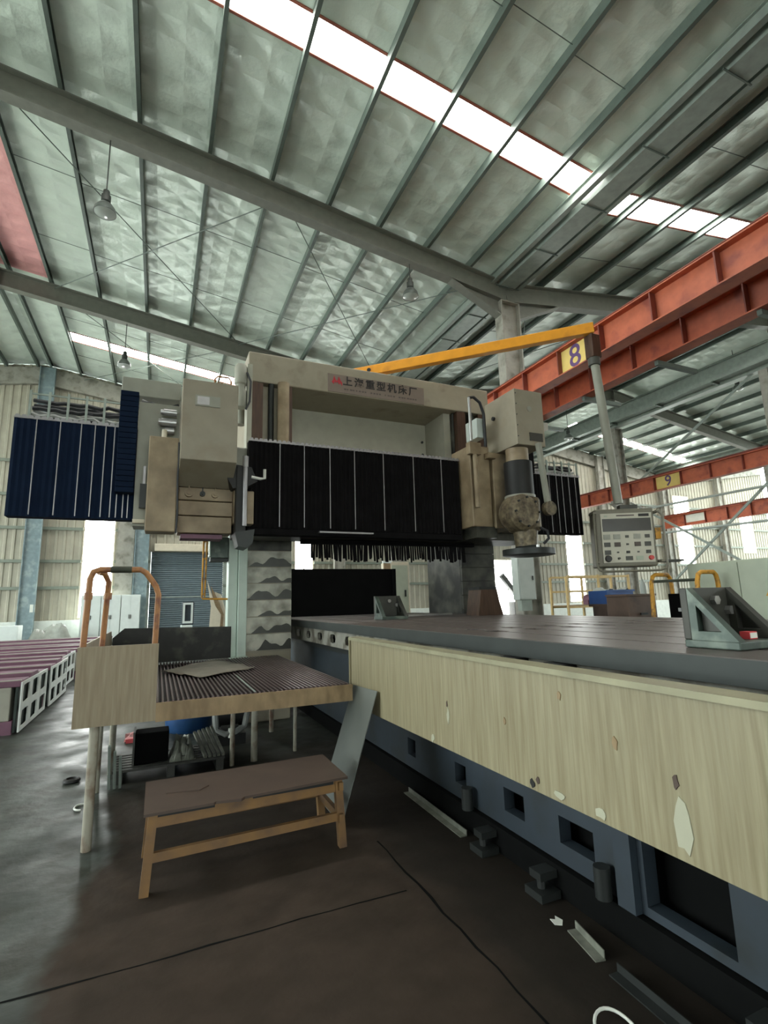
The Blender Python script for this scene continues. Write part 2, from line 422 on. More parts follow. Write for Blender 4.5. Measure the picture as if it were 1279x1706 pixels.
# ------------------------------------------------------------------ roof
ceil = sset('ceiling', (8.2, 10, 10.12))
SKY = {0: [(6.5, 7.12)], 1: [(-7.6, -7.0), (6.5, 7.12), (20.62, 21.36)], 2: [(-7.6, -7.0), (6.66, 7.3)], 3: [(-7.6, -7.0), (6.66, 7.3), (21.4, 22.15)], 4: [(6.66, 7.3), (21.4, 22.15)]}
SKYX = {0: (-15.5, -7.5), 1: (-3.55, 7.9), 2: (8.75, 18.6), 3: (22.0, 31.8), 4: (33.0, 43.0)}
def roof_slab(x0, x1, y0, y1, mat, nm='roof_sheet', lift=0.0, th=0.06):
    m = MB(); vs = []
    for dz in (0, th):
        for y in (y0, y1):
            for x in (x0, x1): vs.append((x, y, rz(x)+dz+lift))
    m.add(vs, [(0, 2, 3, 1), (4, 5, 7, 6), (0, 1, 5, 4), (2, 6, 7, 3), (0, 4, 6, 2), (1, 3, 7, 5)])
    return m.build(nm, mat, ceil)
for s in range(5):
    x0, x1 = XS[s], XS[s+1]
    e = 1e-4
    x0 += e; x1 -= e
    cuts = sorted(set([YB, -4.6, 2.7, 10.0, 17.3, YE+0.3] + [y for p in SKY[s] for y in p]))
    for y0, y1 in zip(cuts[:-1], cuts[1:]):
        if (y0, y1) in SKY[s]:
            a, b = SKYX[s]
            roof_slab(x0, a, y0, y1, 'foil'); roof_slab(b, x1, y0, y1, 'foil')
        else:
            if s == 0 and 9 < (y0+y1)/2 < 17.4:
                roof_slab(x0, -9.5, y0, y1, 'foil'); roof_slab(-9.5, x1, y0, y1, 'pink_foil')
            elif s == 1 and 9 < (y0+y1)/2 < 17.4:
                roof_slab(x0, -3.56, y0, y1, 'pink_foil'); roof_slab(-3.56, x1, y0, y1, 'foil')
            else:
                roof_slab(x0, x1, y0, y1, 'foil')
# purlins: C sections, each spanning the whole hall
PX = {0: [-16.6+1.3*i for i in range(9)], 1: [7.0, 5.74, 4.45, 3.18, 1.86, 0.54, -0.82, -2.2, -3.55], 2: [9.42+1.4*i for i in range(8)],
      3: [31.2-1.3*i for i in range(8)], 4: [33.6+1.35*i for i in range(8)]}
def purlin(x, sgn=1):
    z = rz(x); w, h, t, lp = 0.075*sgn, 0.2, 0.012, 0.025
    prof = [(x, z), (x+w, z), (x+w, z-lp), (x+w-t*sgn, z-lp), (x+w-t*sgn, z-t), (x+t*sgn, z-t), (x+t*sgn, z-h+t), (x+w-t*sgn, z-h+t), (x+w-t*sgn, z-h+lp), (x+w, z-h+lp), (x+w, z-h), (x, z-h)]
    m = MB(); m.prism([(a, b-0.004) for a, b in prof], 'y', YB, YE-0.06)
    return m.build('purlin', 'steel_paint', ceil)
for s, xs in PX.items():
    for x in xs: purlin(x, 1 if s in (1, 3) else -1)
for x, g in ((-4.66, 1), (-5.1, -1), (20.5, 1), (20.1, -1)): purlin(x, g)
# valley gutters with their edge purlins
for xv in (8.2, 32.4):
    z = rz(xv)
    g = MB(); g.box(xv-0.22, xv+0.22, YB, YE-0.1, z-0.30, z-0.28); g.box(xv-0.24, xv-0.22, YB, YE-0.1, z-0.30, z+0.03); g.box(xv+0.22, xv+0.24, YB, YE-0.1, z-0.30, z+0.03)
    g.build('gutter', 'galvanised', ceil)
    for sg in (-1, 1):
        e_ = ibeam((xv+sg*0.42, YB, z-0.13), (xv+sg*0.42, YE-0.1, z-0.13), 0.24, 0.12, 0.014, 0.012)
        e_.build('eave_purlin', 'galvanised', ceil)
    for k in range(24):
        y = YB+0.8+k*1.5
        MB().box(xv-0.36, xv+0.36, y, y+0.025, z-0.32, z-0.302).build('gutter_strap', 'steel_paint', ceil)
# skylight sheets, one per gap between purlins, with their red-brown edging
for s in SKY:
    a, b = SKYX[s]
    xs = sorted([x for x in PX[s] if a+0.05 < x < b-0.05]); ends = [a]+xs+[b]
    for (y0, y1) in SKY[s]:
        for q0, q1 in zip(ends[:-1], ends[1:]):
            roof_slab(q0+0.003, q1-0.003, y0, y1, 'skylight_sheet', 'skylight_pane', 0.02, 0.02)
        for yy in (y0, y1):
            m = MB(); m.bar((a, yy, rz(a)-0.004), (b, yy, rz(b)-0.004), 0.05, 0.02); m.build('skylight_edging', 'trim_red', ceil)
# rafters (one welded I beam per slope and frame) with haunches at the columns
RH = 0.55
for y in FR:
    for s in range(5):
        x0, x1 = XS[s], XS[s+1]
        p = Vector((x0, y, rz(x0)-0.205-RH/2)); q = Vector((x1, y, rz(x1)-0.205-RH/2))
        m = ibeam(p, q, RH, 0.26, 0.03, 0.03)
        for xv, sg in ((x0, 1), (x1, -1)):
            if xv in (8.2, 32.4):
                z = rz(xv)-0.205-RH; sl = SL
                m.prism([(xv+sg*0.3, z+0.02), (xv+sg*1.7, z+1.7*sl+0.02), (xv+sg*0.3, z-0.42)], 'y', y-0.015, y+0.015)
                m.bar((xv+sg*0.28, y, z-0.42), (xv+sg*1.75, y, z+1.75*sl), 0.24, 0.03)
        m.build('rafter', 'rafter_paint', ceil)
    for xr in (-4.9, 20.3):
        z = rz(xr)-0.2
        MB().box(xr-0.02, xr+0.02, y-0.14, y+0.14, z-RH-0.1, z-0.02).build('ridge_plate', 'rafter_paint', ceil)
# thin sag rods between purlins and diagonal wind bracing under the roof
def rod(p, q, r, nm='sag_rod', mat='steel_paint'):
    m = MB(); m.cyl(p, q, r, n=6); m.build(nm, mat, ceil)
for y in (4.9, 12.3, 15.0, 19.4, 22.4):
    xs = sorted(PX[1])
    for i, (a, b) in enumerate(zip(xs[:-1], xs[1:])):
        rod((a, y+0.1*(i % 2), rz(a)-0.07), (b, y+0.1*(i % 2), rz(b)-0.07), 0.008)
for y in (5.2, 8.7, 12.6):
    xs = sorted(PX[2])
    for i, (a, b) in enumerate(zip(xs[:-1], xs[1:])):
        rod((a, y+0.1*(i % 2), rz(a)-0.07), (b, y+0.1*(i % 2), rz(b)-0.07), 0.009)
for (xa, xb) in ((-3.4, 2.2), (2.2, 7.6), (9.0, 14.5)):
    for (ya, yb) in ((10.1, 17.2), (17.4, 24.3)):
        for sw in (0, 1):
            p = (xa, ya, rz(xa)-0.3); q = (xb, yb, rz(xb)-0.3)
            if sw: p = (xa, yb, rz(xa)-0.33); q = (xb, ya, rz(xb)-0.33)
            rod(p, q, 0.013, 'wind_brace')

# ------------------------------------------------------------------ end wall with windows, shutter door and wall columns
wall = sset('wall_back', (8, YE, 0))
OPEN = [(-3.02, -1.80, 1.25, 6.6), (-0.37, 2.67, 0.0, 4.02), (5.99, 6.97, 1.25, 6.6), (17.7, 19.6, 0.0, 3.85), (23.25, 24.65, 1.25, 7.2), (33.6, 35.3, 3.6, 8.6), (40.9, 42.5, 4.5, 8.4)]
def clad(x0, x1, z0, zt):
    """ribbed sheet; zt is a number or the roof line"""
    n = max(1, round((x1-x0)/0.3)); pt = (x1-x0)/n; xs = []
    for i in range(n):
        b = x0+i*pt; xs += [(b, 0), (b+pt*0.55, 0), (b+pt*0.65, -0.035), (b+pt*0.9, -0.035)]
    xs.append((x1, 0)); m = MB(); vs = []
    for x, d in xs:
        t = rz(x)-0.02 if zt is None else zt
        vs += [(x, YE+d, z0), (x, YE+d, t), (x, YE+0.08, z0), (x, YE+0.08, t)]
    fs = []
    for i in range(len(xs)-1):
        a, b = 4*i, 4*i+4; fs += [(a, b, b+1, a+1), (a+2, a+3, b+3, b+2), (a+1, b+1, b+3, a+3), (a, a+2, b+2, b)]
    m.add(vs, fs); return m.build('cladding_panel', 'cladding', wall)
xs = [-17.0]
for o in OPEN: xs += [o[0], o[1]]
xs.append(44.5)
for i in range(0, len(xs), 2):
    a, b = xs[i], xs[i+1]
    n = max(1, round((b-a)/3.6))
    for k in range(n): clad(a+(b-a)*k/n, a+(b-a)*(k+1)/n, 0.0, None)
for x0, x1, z0, z1 in OPEN:
    clad(x0, x1, z1, None)
    if z0 > 0: clad(x0, x1, 0.0, z0)
# masonry plinth, girts and top beam
for a, b in ((-17, -0.9), (3.0, 17.4), (19.9, 44.5)):
    MB().box(a, b, YE-0.22, YE-0.04, 0.0, 1.2).build('plinth', 'white_wall', wall, bevel=0.01)
for z in (2.5, 3.58, 4.93, 6.3, 7.7):
    for a, b in zip([-17]+[o[1] for o in OPEN if o[2] < z < o[3]], [o[0] for o in OPEN if o[2] < z < o[3]]+[44.5]):
        MB().box(a, b, YE-0.12, YE-0.045, z-0.06, z+0.06).build('girt', 'girt_paint', wall)
for s in range(5):
    a, b = XS[s], XS[s+1]
    m = MB(); m.prism([(a, rz(a)-0.95), (b, rz(b)-0.95), (b, rz(b)-0.21), (a, rz(a)-0.21)], 'y', YE-0.22, YE-0.05)
    m.build('gable_beam', 'column_paint', wall)
for x in (-4.72, -0.75, 3.4, 8.2, 14.2, 20.3, 26.5, 32.4, 38.5):
    t = rz(x)-0.22
    m = MB(); m.box(x-0.28, x-0.25, YE-0.45, YE-0.22, 0, t); m.box(x+0.25, x+0.28, YE-0.45, YE-0.22, 0, t); m.box(x-0.25, x+0.25, YE-0.35, YE-0.33, 0, t)
    m.build('wall_column', 'wall_column' if x < 0 else 'column_paint', wall)
MB().box(-4.6, -4.42, YE-0.362, YE-0.352, 1.55, 1.85).build('notice', 'paper_white', wall)
# light panel beside the shutter
MB().box(-1.72, -1.06, YE-0.2, YE-0.05, 1.2, 6.0).build('sheet_lining', 'column_paint', wall)
def window(n, x0, x1, z0, z1, bars, transoms):
    w = sset('window_%d' % n, ((x0+x1)/2, YE, z0))
    fr = MB(); t = 0.05
    fr.box(x0, x1, YE-0.03, YE+0.05, z0, z0+t); fr.box(x0, x1, YE-0.03, YE+0.05, z1-t, z1); fr.box(x0, x0+t, YE-0.03, YE+0.05, z0+t, z1-t); fr.box(x1-t, x1, YE-0.03, YE+0.05, z0+t, z1-t)
    fr.build('frame', 'cream', w)
    zz = [z0+t] + transoms + [z1-t]; xx = [x0+t+(x1-x0-2*t)*k/bars for k in range(bars+1)]
    for c, d in zip(zz[:-1], zz[1:]):
        for a, b in zip(xx[:-1], xx[1:]):
            MB().box(a+0.01, b-0.01, YE+0.02, YE+0.03, c+0.01, d-0.01).build('pane', 'window_sheet', w)
    for c in transoms: MB().box(x0+t, x1-t, YE, YE+0.04, c-0.02, c+0.02).build('transom', 'cream', w)
    for a in xx[1:-1]: MB().box(a-0.03, a+0.03, YE, YE+0.04, z0+t, z1-t).build('mullion', 'cream', w)
window(1, *OPEN[0], 1, [3.58, 4.93]); window(2, *OPEN[2], 2, [2.6, 4.9]); window(3, *OPEN[3], 2, [2.1]); window(4, *OPEN[4], 1, [2.5, 3.58, 4.93])
window(5, *OPEN[5], 1, [4.9, 6.3, 7.6]); window(6, *OPEN[6], 1, [5.4, 6.4, 7.4])
door = sset('door_1', (1.15, YE, 0))
m = MB(); nsl = 44
pts = []
for i in range(nsl):
    z = 4.02*i/nsl; dz = 4.02/nsl; pts += [(YE+0.02, z), (YE-0.012, z+dz*0.3), (YE-0.012, z+dz*0.75)]
pts += [(YE+0.02, 4.02), (YE+0.05, 4.02), (YE+0.05, 0)]
m.prism(pts, 'x', -0.36, 2.66); m.build('shutter', 'shutter', door)
MB().box(-0.25, 2.7, YE-0.34, YE-0.04, 4.03, 4.36).build('shutter_hood', 'cream', door, bevel=0.02)
for x in (-0.5, 2.67): MB().box(x, x+0.13, YE-0.1, YE-0.04, 0, 4.03).build('guide_rail', 'galvanised', door)
MB().box(-0.36, 2.66, YE-0.03, YE-0.014, 2.02, 2.06).build('lock_bar', 'galvanised', door)
# unseen wall behind the viewer, added to hold back daylight
wf_ = sset('wall_front_unseen', (12, YB, 0))
for k in range(17):
    x0 = -17+k*3.62; m = MB(); vs = []; nn = 12
    for i in range(nn+1):
        for d, fr_ in ((0, 0.0), (0.035, 0.5)):
            if i == nn and fr_ > 0: continue
            x = x0+3.62*(i+fr_)/nn; zg = 4.2 if 3 <= k <= 5 else 0; vs += [(x, YB+d, zg), (x, YB+d, rz(min(x, 44.4))-0.02)]   # made-up opening that lights the faces towards the viewer, below 4.2 m
    m.add(vs, [(2*i, 2*i+2, 2*i+3, 2*i+1) for i in range(len(vs)//2-1)])
    m.build('cladding_panel', 'cladding', wf_)
# unseen left wall, its length chosen to dim the foreground; open further down
wl_ = sset('wall_left_unseen', (-17, -4, 0))
for k in range(3):
    y0 = YB+k*4.0; m = MB(); vs = []; nn = 13
    for i in range(nn+1):
        for d, fr_ in ((0, 0.0), (0.035, 0.5)):
            if i == nn and fr_ > 0: continue
            y = y0+4.0*(i+fr_)/nn; vs += [(-17+d, y, 0), (-17+d, y, rz(-17)-0.02)]
    m.add(vs, [(2*i, 2*i+2, 2*i+3, 2*i+1) for i in range(len(vs)//2-1)])
    m.build('cladding_panel', 'cladding', wl_)

# ------------------------------------------------------------------ columns
def column(x, y, top, label, w=0.6, b=0.3):
    c = thing('steel_column', label, 'column', (x, y, 0), 'hall columns')
    m = MB(); m.box(x-w/2, x-w/2+0.03, y-b/2, y+b/2, 0.02, top); m.box(x+w/2-0.03, x+w/2, y-b/2, y+b/2, 0.02, top); m.box(x-w/2+0.03, x+w/2-0.03, y-0.012, y+0.012, 0.02, top)
    m.build('shaft', 'column_paint', c)
    MB().box(x-w/2-0.1, x+w/2+0.1, y-b/2-0.1, y+b/2+0.1, 0.0, 0.02).build('base_plate', 'column_paint', c)
    MB().box(x-w/2, x+w/2, y-b/2, y+b/2, top, top+0.02).build('cap_plate', 'column_paint', c)
    return c
ct = rz(8.2)-0.78
cA = column(8.2, 10.0, ct, 'tall grey steel column rising behind the right milling head')
cA0 = column(8.2, 2.7, ct, 'steel column whose top meets the upper right corner')
cA2 = column(8.2, 17.3, ct, 'far steel column seen through the gap under the gantry')
cB1 = column(20.3, 10.4, 9.66, 'steel column at the right edge behind red runway beam', 0.5, 0.3)
cB2 = column(20.3, 17.3, 9.66, 'steel column just right of the pendant pole', 0.5, 0.3)
cC1 = column(32.4, 17.3, ct, 'distant steel column between two bright wall windows', 0.5, 0.3)
for c, x, y in ((cA, 8.2, 10.0), (cA0, 8.2, 2.7), (cA2, 8.2, 17.3)):
    for sg in (-1, 1):
        m = MB(); m.prism([(x+sg*0.3, 6.1), (x+sg*0.95, 6.1), (x+sg*0.95, 5.92), (x+sg*0.3, 5.55)], 'y', y-0.12, y+0.12); m.build('bracket', 'column_paint', c)
for c, x, y in ((cB1, 20.3, 10.4), (cB2, 20.3, 17.3)):
    m = MB(); m.prism([(x-0.25, 6.02), (x-0.7, 6.02), (x-0.7, 5.85), (x-0.25, 5.5)], 'y', y-0.12, y+0.12); m.build('bracket', 'column_paint', c)

# ------------------------------------------------------------------ crane runway beams
def runway(x, z0, z1, y0, y1, stiff, label, b=0.3, rail=True):
    r = thing('runway_beam', label, 'crane beam', (x, (y0+y1)/2, z0), 'crane runway beams')
    ibeam((x, y0, (z0+z1)/2), (x, y1, (z0+z1)/2), z1-z0, b, 0.025, 0.02).build('girder', 'crane_red', r)
    for y in stiff:
        for sg in (-1, 1):
            MB().box(x+sg*0.011, x+sg*(b/2-0.01), y-0.012, y+0.012, z0+0.026, z1-0.026).build('stiffener', 'crane_dark', r)
    if rail:
        ibeam((x, y0, z1+0.055), (x, y1, z1+0.055), 0.11, 0.07, 0.02, 0.015).build('rail', 'crane_dark', r)
    return r
ST = [0.9+1.12*k for k in range(21)]
b8 = runway(7.6, 6.13, 6.72, -4.6, 24.0, ST, 'red runway beam carrying the yellow number 8 plate')
b8b = runway(8.85, 6.13, 6.72, -4.6, 24.0, [y+0.35 for y in ST], 'red runway beam running just behind the number 8 beam')
b9 = runway(19.8, 6.04, 6.66, 0.0, 24.0, [1.35+1.25*k for k in range(18)], 'red runway beam carrying the yellow number 9 plate')
b10 = runway(31.8, 6.0, 6.8, 6.0, 24.0, [7+1.4*k for k in range(12)], 'farthest red runway beam with a pale blank plate')
def plate(beam, x, y0, y1, z0, z1, txt, size, mat='sign_yellow'):
    p = MB().box(x-0.012, x, y0, y1, z0, z1).build('number_plate', mat, beam)
    if txt:
        t = text_mesh('number', txt, size, 'sign_purple', p, (x-0.014, (y0+y1)/2, (z0+z1)/2), (0, -1, 0), (0, 0, 1), 0.002, bold=0.006)
plate(b8, 7.585, 6.85, 7.62, 6.17, 6.69, '8', 0.66)
plate(b9, 19.785, 13.9, 15.05, 6.1, 6.62, '9', 0.64)
plate(b10, 31.78, 21.05, 22.35, 6.2, 6.7, '', 0.4, 'paper_white')
# walkway brackets under the second beam
for k in range(5):
    y = 4.4+1.9*k
    MB().box(8.75, 9.9, y, y+0.08, 6.03, 6.12).build('walkway_bracket', 'steel_paint', b8b)
# grey girder along the middle column row, with cable tray and ledges
g = thing('roof_girder', 'long grey girder under the roof on the middle column row', 'girder', (20.3, 10, 9.7))
ibeam((20.3, -4, 10.22), (20.3, 24.2, 10.22), 1.0, 0.34, 0.03, 0.025).build('girder', 'galvanised', g)
MB().box(19.75, 20.1, -4, 24.2, 9.86, 9.9).build('cable_tray', 'galvanised', g)
MB().box(19.75, 19.78, -4, 24.2, 9.9, 10.05).build('tray_side', 'galvanised', g)
for k in range(9):
    y = 2+2.5*k
    MB().box(19.7, 20.13, y, y+0.07, 9.76, 9.855).build('tray_bracket', 'steel_paint', g)
# cross bracing and pipes between the columns of that row
for i, (p, q, lab) in enumerate([((20.3, 16.9, 6.5), (20.3, 10.6, 9.9), 'long diagonal brace from the number 9 beam up to the girder'),
                        ((20.3, 16.9, 5.9), (20.3, 10.7, 1.7), 'diagonal brace falling to the right below number 9 beam'),
                        ((20.45, 15.2, 2.2), (20.45, 10.6, 5.9), 'diagonal brace rising to the right below number 9 beam')]):
    m = MB(); m.bar(p, q, 0.06, 0.09); o = m.build('diagonal_brace', 'galvanised'); tag(o, lab, 'brace', 'column braces')
for i, (z0_, z1_, x, lab) in enumerate([(5.4, 5.3, 19.9, 'upper pale service pipe running under the number 9 beam'), (4.25, 3.95, 19.9, 'lower pale service pipe crossing the diagonal braces')]):
    m = MB(); m.cyl((x, 17.0, z0_), (x, 5.0, z1_), 0.05, n=10); tag(m.build('service_pipe', 'ebox_grey', smooth=True), lab, 'pipe')

# ------------------------------------------------------------------ hanging high-bay lamps
def highbay(x, y, zb, zt, label, s=1.0):
    r = thing('highbay_lamp', label, 'lamp', (x, y, zb), 'high-bay lamps')
    m = MB(); m.cyl((x, y, zb+0.5*s), (x, y, zt), 0.012, n=6); m.build('rod', 'lamp_dark', r)
    m = MB(); m.lathe((x, y, zb), [(0.045*s, 0.5*s), (0.06*s, 0.48*s), (0.06*s, 0.4*s), (0.085*s, 0.38*s), (0.085*s, 0.25*s), (0.05*s, 0.22*s)], 16); m.build('ballast', 'lamp_dark', r, True)
    m = MB(); m.lathe((x, y, zb), [(0.05*s, 0.24*s), (0.11*s, 0.2*s), (0.18*s, 0.1*s), (0.2*s, 0.0), (0.19*s, 0.0), (0.17*s, 0.09*s), (0.1*s, 0.185*s), (0.04*s, 0.2*s)], 24); m.build('reflector', 'lamp_shell', r, True)
    m = MB(); m.lathe((x, y, zb), [(0.185*s, 0.012*s), (0.19*s, 0.004), (0.12*s, -0.03*s), (0.02*s, -0.04*s)], 24); m.build('lens', 'lamp_glass', r, True)
highbay(-1.28, 10.0, 9.12, rz(-1.28)-0.76, 'hanging lamp nearest the upper left, below the front rafter')
highbay(5.3, 10.0, 8.9, rz(5.3)-0.76, 'hanging lamp left of the tall column below the front rafter')
highbay(-1.35, 17.3, 9.3, rz(-1.35)-0.76, 'small hanging lamp in front of the far skylight strip')
highbay(17.2, 17.3, 8.85, rz(17.2)-0.76, 'hanging lamp between right milling head and pendant pole')
highbay(21.6, 12.2, 9.85, rz(21.6)-0.1, 'hanging lamp at far right under the grey girder')
highbay(17.78, 22.0, 7.0, rz(17.78)-0.2, 'low hanging lamp close left of the pendant pole')

# ------------------------------------------------------------------ machine bed and table
bed = thing('machine_bed', 'blue cast machine bed below the long beige splash guard', 'machine bed', (3.2, 3.6, 0))
cells = []
y = -1.5
holes = [(-0.6, -0.2), (0.55, 0.95), (1.5, 1.9), (2.2, 2.45), (2.75, 2.95), (3.4, 3.55), (4.2, 4.35)]
ys = [-1.5, 0.1, 1.25, 2.05, 2.6, 3.15, 3.9, 4.8]
for (a, b), (h0, h1) in zip(zip(ys[:-1], ys[1:]), holes):
    big = h1-h0 > 0.3
    cells.append(((a, b, 0.16, 1.0), (h0, h1, 0.2 if big else 0.26, 0.56 if big else 0.4)))
m = MB(); m.holed(cells, 'x', 2.1, 2.18); m.box(2.1, 2.18, 4.8, 9.0, 0.16, 1.0); m.build('side_casting', 'bed_blue', bed)
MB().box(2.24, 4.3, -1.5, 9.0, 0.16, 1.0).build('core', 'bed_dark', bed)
MB().box(2.07, 4.5, -1.5, 9.0, 0.0, 0.15).build('foundation_sill', 'bed_dark', bed)
MB().box(2.05, 2.12, -1.5, 9.0, 1.0, 1.06).build('guideway', 'steel_dark', bed)
for y in (0.5, 1.35, 2.5, 3.05):
    m = MB(); m.box(1.93, 2.06, y-0.07, y+0.07, 0.0, 0.04); m.cyl((1.99, y, 0.04), (1.99, y, 0.1), 0.025, n=8); m.box(1.95, 2.065, y-0.045, y+0.045, 0.09, 0.13)
    m.build('levelling_foot', 'steel_dark', bed)
for y in (1.15, 1.98): MB().box(2.055, 2.098, y-0.05, y+0.05, 0.16, 0.98).build('rib', 'bed_blue', bed)
for y in (2.1, 3.3): 
    m = MB(); m.cyl((2.04, y, 0.16), (2.04, y, 0.3), 0.04, n=10); m.build('oil_pot', 'steel_dark', bed, True)

tab = thing('work_table', 'long steel machining table with T-slots running under the gantry', 'table', (3.3, 3.7, 1.06))
TZ = 1.368; TX0, TX1 = 1.9, 4.66; NS = 8; sw = (TX1-TX0)/NS
for k in range(NS):
    a = TX0+sw*k+(0.014 if k else 0); b = TX0+sw*(k+1)-(0.014 if k < NS-1 else 0)
    L_, R_ = [], []
    for (n0, n1) in ((3.02, 3.2), (3.3, 3.48)):
        if k < NS-1: R_ += [(b, n0), (b-0.045, n0+0.02), (b-0.045, n1-0.02), (b, n1)]
        if k: L_ += [(a, n0), (a+0.045, n0+0.02), (a+0.045, n1-0.02), (a, n1)]
    poly = [(a, -1.5), (b, -1.5)] + R_ + [(b, 9.2), (a, 9.2)] + L_[::-1]
    m = MB(); m.prism(poly, 'z', TZ-0.05, TZ); m.build('table_strip', 'table_top', tab)
MB().box(TX0, TX1, -1.5, 9.2, 1.27, TZ-0.052).build('slab', 'table_side', tab, bevel=0.008)
MB().box(TX0+0.012, TX1-0.012, -1.49, 9.19, TZ-0.0519, TZ-0.045).build('slot_floor', 'bed_dark', tab)
MB().box(TX0-0.005, TX0-0.0005, -1.5, 9.2, 1.27, TZ-0.004).build('edge_fascia', 'table_side', tab)
cells = []
for k in range(19):
    a = -1.4+0.55*k; cells.append(((a, a+0.55, 1.08, 1.268), (a+0.17, a+0.38, 1.12, 1.23)))
m = MB(); m.holed(cells, 'x', 1.95, 1.99, 0.1); m.build('side_skirt', 'skirt_grey', tab)
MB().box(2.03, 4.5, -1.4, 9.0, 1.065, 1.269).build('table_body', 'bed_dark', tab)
for y in (2.05, 2.42):
    MB().box(1.86, 1.95, y, y+0.14, 1.2, 1.265).build('stop_block', 'black_oil', tab)

# beige splash guard along the table
sg_ = thing('splash_guard', 'long dirty beige splash guard panel along the table side', 'guard panel', (1.6, 1.5, 0.7))
m = MB(); m.prism([(4.42, 0.72), (4.42, 1.285), (-1.5, 1.285), (-1.5, 0.76), (2.0, 0.74)], 'x', 1.6, 1.616); m.build('panel', 'guard_beige', sg_)
m = MB(); m.prism([(1.575, 1.268), (1.575, 1.292), (1.66, 1.298), (1.66, 1.29), (1.582, 1.285), (1.582, 1.268)], 'y', -1.5, 4.42); m.build('folded_lip', 'guard_lip', sg_)
MB().box(1.585, 1.64, 4.42, 4.44, 0.72, 1.285).build('end_flange', 'guard_beige', sg_)
for y in (-0.6, 0.8, 2.2, 3.6): 
    m = MB(); m.bar((1.617, y, 0.9), (2.1, y, 0.9), 0.04, 0.06); m.build('support_arm', 'bed_dark', sg_)
def chip(poly, mat='guard_chip'):
    m = MB(); m.prism(poly, 'x', 1.5965, 1.6); m.build('paint_chip', mat, sg_)
def pa(y, z, s, n=9, ky=1.0, seed=0):
    R = random.Random(seed); return [(y+s*ky*math.cos(6.283*k/n)*R.uniform(.6, 1.2), z+s*math.sin(6.283*k/n)*R.uniform(.6, 1.2)) for k in range(n)]
for i, (y, z, s, ky, mt) in enumerate([(1.27, 0.86, 0.1, .3, 'guard_chip'), (1.28, 0.985, 0.025, .5, 'bench_rust'), (2.75, 0.93, 0.045, .3, 'guard_chip'), (2.76, 0.99, 0.02, .35, 'bench_rust'), (2.95, 0.76, 0.025, .9, 'guard_chip'),
        (2.02, 0.765, 0.02, .8, 'black_oil'), (1.98, 0.79, 0.016, .8, 'bench_rust'), (1.62, 0.775, 0.022, 1.6, 'guard_chip'), (1.85, 0.77, 0.018, 2.2, 'guard_chip'), (1.52, 1.05, 0.03, .5, 'fascia_dirty'), (2.2, 1.0, 0.018, .6, 'fascia_dirty'), (1.8, 1.18, 0.02, .6, 'fascia_dirty')]):
    chip(pa(y, z, s, ky=ky, seed=i), mt)

# ------------------------------------------------------------------ angle plates on the table
def angle_plate(x, y, s, label, nuts=True):
    """two triangular gussets on a base; upright plate on the far side, slope falling towards the viewer"""
    r = thing('angle_plate', label, 'angle plate', (x, y, TZ), 'angle plates on the table')
    z = TZ+0.001; w, d, h = 1.3*s, s, s*1.08; t = 0.14*s
    MB().box(x, x+w, y-d, y, z, z+t).build('base', 'angle_green', r, bevel=0.005)
    MB().box(x, x+w, y-t*1.1, y, z+t, z+h).build('upright', 'angle_dark', r, bevel=0.005)
    for k, gx in enumerate((x, x+w-0.17*s)):
        g0, g1 = gx, gx+0.17*s
        o = [(y-t*1.1, z+h), (y-d, z+t), (y-t*1.1, z+t)]
        cx, cz = sum(p[0] for p in o)/3, sum(p[1] for p in o)/3
        i_ = [(cx+(p[0]-cx)*0.5, cz+(p[1]-cz)*0.5) for p in o]
        m = MB(); vs = [(gx_, a, b) for gx_ in (g0, g1) for a, b in o+i_]; fs = []
        for q in range(3):
            j = (q+1) % 3
            fs += [(q, j, 3+j, 3+q), (6+q, 9+q, 9+j, 6+j), (3+q, 3+j, 9+j, 9+q), (q, 6+q, 6+j, j)]
        m.add(vs, fs); m.build('gusset', 'angle_green' if k == 0 else 'angle_dark', r)
        m = MB(); m.prism([(cx+(p[0]-cx)*0.49, cz+(p[1]-cz)*0.49) for p in o], 'x', g1-0.03*s, g1-0.01*s); m.build('gusset_web', 'angle_dark', r)
    if nuts:
        for a, b in ((0.55, 0.78), (0.85, 0.6)):
            m = MB(); m.cyl((x+w*a, y-t*1.1, z+h*b), (x+w*a, y-t*1.1-0.1*s, z+h*b), 0.09*s, n=6); m.build('nut', 'steel_bare', r)
    return r
angle_plate(2.12, 1.57, 0.235, 'big greenish angle plate at the right on the table')
angle_plate(2.63, 6.35, 0.28, 'smaller angle plate on the far part of the table')
bx_ = thing('small_box', 'small red and white box lying on the big angle plate', 'box', (2.27, 1.4, TZ+0.036))
MB().box(2.27, 2.32, 1.385, 1.425, TZ+0.036, TZ+0.066).build('carton', 'red_plastic', bx_)
MB().box(2.272, 2.318, 1.383, 1.3848, TZ+0.04, TZ+0.062).build('white_label', 'paper_white', bx_)
pf = thing('riser_block', 'dark cast iron riser block standing before the right gantry column', 'block', (4.3, 6.2, TZ))
m = MB(); m.prism([(4.1, TZ+0.001), (4.52, TZ+0.001), (4.46, TZ+0.2), (4.43, TZ+0.36), (4.16, TZ+0.36)], 'y', 6.08, 6.4); m.build('body', 'way_brown', pf)
MB().box(4.15, 4.44, 6.1, 6.38, TZ+0.361, TZ+0.4).build('top_plate', 'steel_dark', pf)
pb = thing('steel_bar', 'pale flat steel bar lying near the far end of the table', 'bar', (3.7, 6.9, TZ))
MB().box(3.35, 4.2, 6.95, 7.02, TZ+0.001, TZ+0.03).build('flat_bar', 'steel_bare', pb); MB().cyl((3.42, 6.94, TZ+0.016), (3.42, 6.949, TZ+0.016), 0.012, n=8).build('bolt', 'steel_dark', pb)

